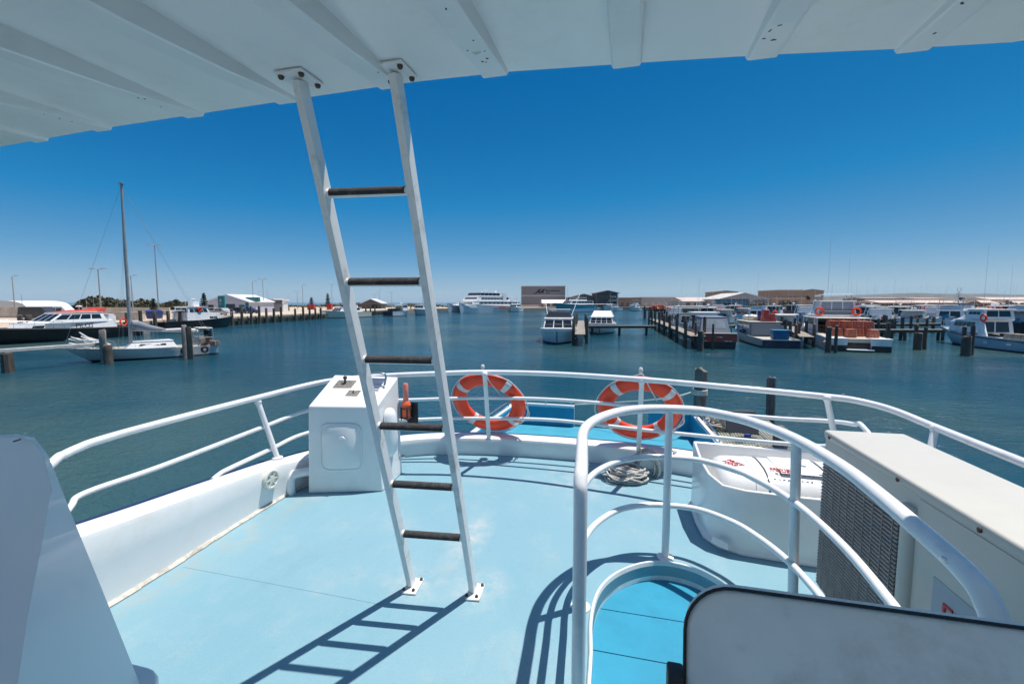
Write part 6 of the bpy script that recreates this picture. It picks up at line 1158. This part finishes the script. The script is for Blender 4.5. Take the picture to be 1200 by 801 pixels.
# ================================================================== WATER, SKY, LIGHT, CAMERA
def water_material():
    m = bpy.data.materials.new('harbour_water'); nt, N, L = nodes_of(m); b = N['Principled BSDF']
    tc = N.new('ShaderNodeTexCoord')
    def noise(s, st=None, d=3, r=.55, rot=0):
        mp = N.new('ShaderNodeMapping'); L.new(tc.outputs['Object'], mp.inputs['Vector']); mp.inputs['Scale'].default_value = st or (1, 1, 1); mp.inputs['Rotation'].default_value = (0, 0, rot)
        n = N.new('ShaderNodeTexNoise'); n.inputs['Scale'].default_value = s; n.inputs['Detail'].default_value = d; n.inputs['Roughness'].default_value = r; L.new(mp.outputs['Vector'], n.inputs['Vector']); return n.outputs['Fac']
    def math_(op, a, c):
        x = N.new('ShaderNodeMath'); x.operation = op
        for i, s in enumerate((a, c)):
            if isinstance(s, (int, float)): x.inputs[i].default_value = s
            else: L.new(s, x.inputs[i])
        return x.outputs['Value']
    h = math_('ADD', math_('MULTIPLY', noise(1.5, (1, 1.9, 1), 4, .6, R(20)), 1.0), math_('MULTIPLY', noise(5.5, (1, 1.6, 1), 4, .6, R(-12)), .34))
    h = math_('ADD', h, math_('MULTIPLY', noise(.22, (1, 1.5, 1), 2), 1.3))
    pr = N.new('ShaderNodeMapRange'); pr.inputs['From Min'].default_value = .38; pr.inputs['From Max'].default_value = .62; pr.inputs['To Min'].default_value = .45; pr.inputs['To Max'].default_value = 1.25; L.new(noise(.035, (.5, 1.4, 1), 3, .6, R(14)), pr.inputs['Value']); h = math_('MULTIPLY', h, pr.outputs['Result'])
    bp = N.new('ShaderNodeBump'); bp.inputs['Strength'].default_value = WB; bp.inputs['Distance'].default_value = WD
    L.new(h, bp.inputs['Height']); L.new(bp.outputs['Normal'], b.inputs['Normal'])
    mx = N.new('ShaderNodeMix'); mx.data_type = 'RGBA'; mx.inputs['A'].default_value = (.009, .060, .088, 1); mx.inputs['B'].default_value = (.062, .118, .108, 1)
    r = N.new('ShaderNodeMapRange'); r.inputs['From Min'].default_value = .44; r.inputs['From Max'].default_value = .68; L.new(noise(.05, None, 3), r.inputs['Value']); L.new(r.outputs['Result'], mx.inputs['Factor'])
    L.new(mx.outputs['Result'], b.inputs['Base Color']); b.inputs['Roughness'].default_value = .09; b.inputs['IOR'].default_value = 1.33
    return m
WB, WD = 1.0, .20
SG, SS, ST = 1.0, 1.3, (.62, .95, 1.05)
mb = MB(); mb.add([(-16000, -4000, WZ), (16000, -4000, WZ), (16000, 26000, WZ), (-16000, 26000, WZ)], [(0, 1, 2, 3)])
o = mb.build('water', water_material()); tag(o, kind='structure')
SUN = Vector((.235, .17, 1.0)).normalized(); ELEV = math.asin(SUN.z); AZ = math.atan2(SUN.x, SUN.y)
w = bpy.data.worlds.new('World'); sc.world = w; w.use_nodes = True; nt = w.node_tree; N, L = nt.nodes, nt.links
sky = N.new('ShaderNodeTexSky'); sky.sky_type = 'NISHITA'; sky.sun_disc = False; sky.sun_elevation = ELEV; sky.sun_rotation = AZ
sky.altitude = 0; sky.air_density = 1.0; sky.dust_density = .2; sky.ozone_density = 1.0
sp = N.new('ShaderNodeSeparateColor'); L.new(sky.outputs['Color'], sp.inputs['Color'])     # grade the sky to the deep polarised blue of the photograph
dv = N.new('ShaderNodeMath'); dv.operation = 'MULTIPLY'; dv.inputs[1].default_value = .1; L.new(sp.outputs['Red'], dv.inputs[0])
cr_ = N.new('ShaderNodeValToRGB'); E = cr_.color_ramp.elements; E[1].position = .16
for k, (p, c) in enumerate(((.10, (.000, .060, .21)), (.16, (.000, .086, .26)), (.27, (.009, .152, .35)), (.47, (.095, .245, .41)), (.72, (.245, .355, .435)))):
    e = E[k] if k < 2 else E.new(p); e.position = p; e.color = (*c, 1)
L.new(dv.outputs['Value'], cr_.inputs['Fac'])
ml = N.new('ShaderNodeVectorMath'); ml.operation = 'SCALE'; ml.inputs['Scale'].default_value = 10.0; 
gx = N.new('ShaderNodeTexCoord'); sx = N.new('ShaderNodeSeparateXYZ'); L.new(gx.outputs['Generated'], sx.inputs[0])     # brighter, whiter sky round the sun overhead
zr = N.new('ShaderNodeMapRange'); zr.interpolation_type = 'SMOOTHSTEP'; zr.inputs['From Min'].default_value = .58; zr.inputs['From Max'].default_value = .9; L.new(sx.outputs['Z'], zr.inputs['Value'])
zs = N.new('ShaderNodeVectorMath'); zs.operation = 'SCALE'; zs.inputs['Scale'].default_value = .085; L.new(sky.outputs['Color'], zs.inputs[0])
zm = N.new('ShaderNodeMix'); zm.data_type = 'RGBA'; L.new(zr.outputs['Result'], zm.inputs['Factor']); L.new(cr_.outputs['Color'], zm.inputs['A']); L.new(zs.outputs['Vector'], zm.inputs['B'])
L.new(zm.outputs['Result'], ml.inputs[0])
L.new(ml.outputs['Vector'], N['Background'].inputs['Color']); N['Background'].inputs['Strength'].default_value = .10
sl = bpy.data.lights.new('sun', 'SUN'); sl.energy = 3.65; sl.angle = R(.5); sl.color = (1, .955, .885)
so = bpy.data.objects.new('sun', sl); COL.objects.link(so); so.rotation_mode = 'QUATERNION'; so.rotation_quaternion = SUN.to_track_quat('Z', 'Y'); so.location = (0, 0, 60)
cam = bpy.data.cameras.new('camera'); cam.sensor_width = 36; cam.lens = 36*F/1200; cam.clip_start = .05; cam.clip_end = 60000
co = bpy.data.objects.new('camera', cam); COL.objects.link(co)
Mc = Matrix((RT, UPV, -FW)).transposed().to_4x4(); Mc.translation = EYEP; co.matrix_world = Mc; sc.camera = co
sc.view_settings.view_transform = 'Standard'; sc.view_settings.look = 'None'; sc.view_settings.exposure = .60; sc.view_settings.gamma = 1; sc.view_settings.use_curve_mapping = False
sc.render.engine = 'CYCLES'; sc.cycles.use_denoising = True; sc.cycles.max_bounces = 8

# haze: one closed box of even, thin air round the whole scene
HZ = 3.2e-5
hm = bpy.data.materials.new('sea_haze'); hm.use_nodes = True; hn = hm.node_tree.nodes; hn.remove(hn['Principled BSDF'])
pv = hn.new('ShaderNodeVolumePrincipled'); pv.inputs['Color'].default_value = (.72, .86, 1.0, 1); pv.inputs['Density'].default_value = HZ
hm.node_tree.links.new(pv.outputs['Volume'], hn['Material Output'].inputs['Volume'])
mb = MB(); mb.box((-16500, -4500, WZ-6), (16500, 26500, 190)); o = mb.build('haze', hm); tag(o, kind='stuff'); hm.cycles.homogeneous_volume = True
sc.cycles.volume_bounces = 0
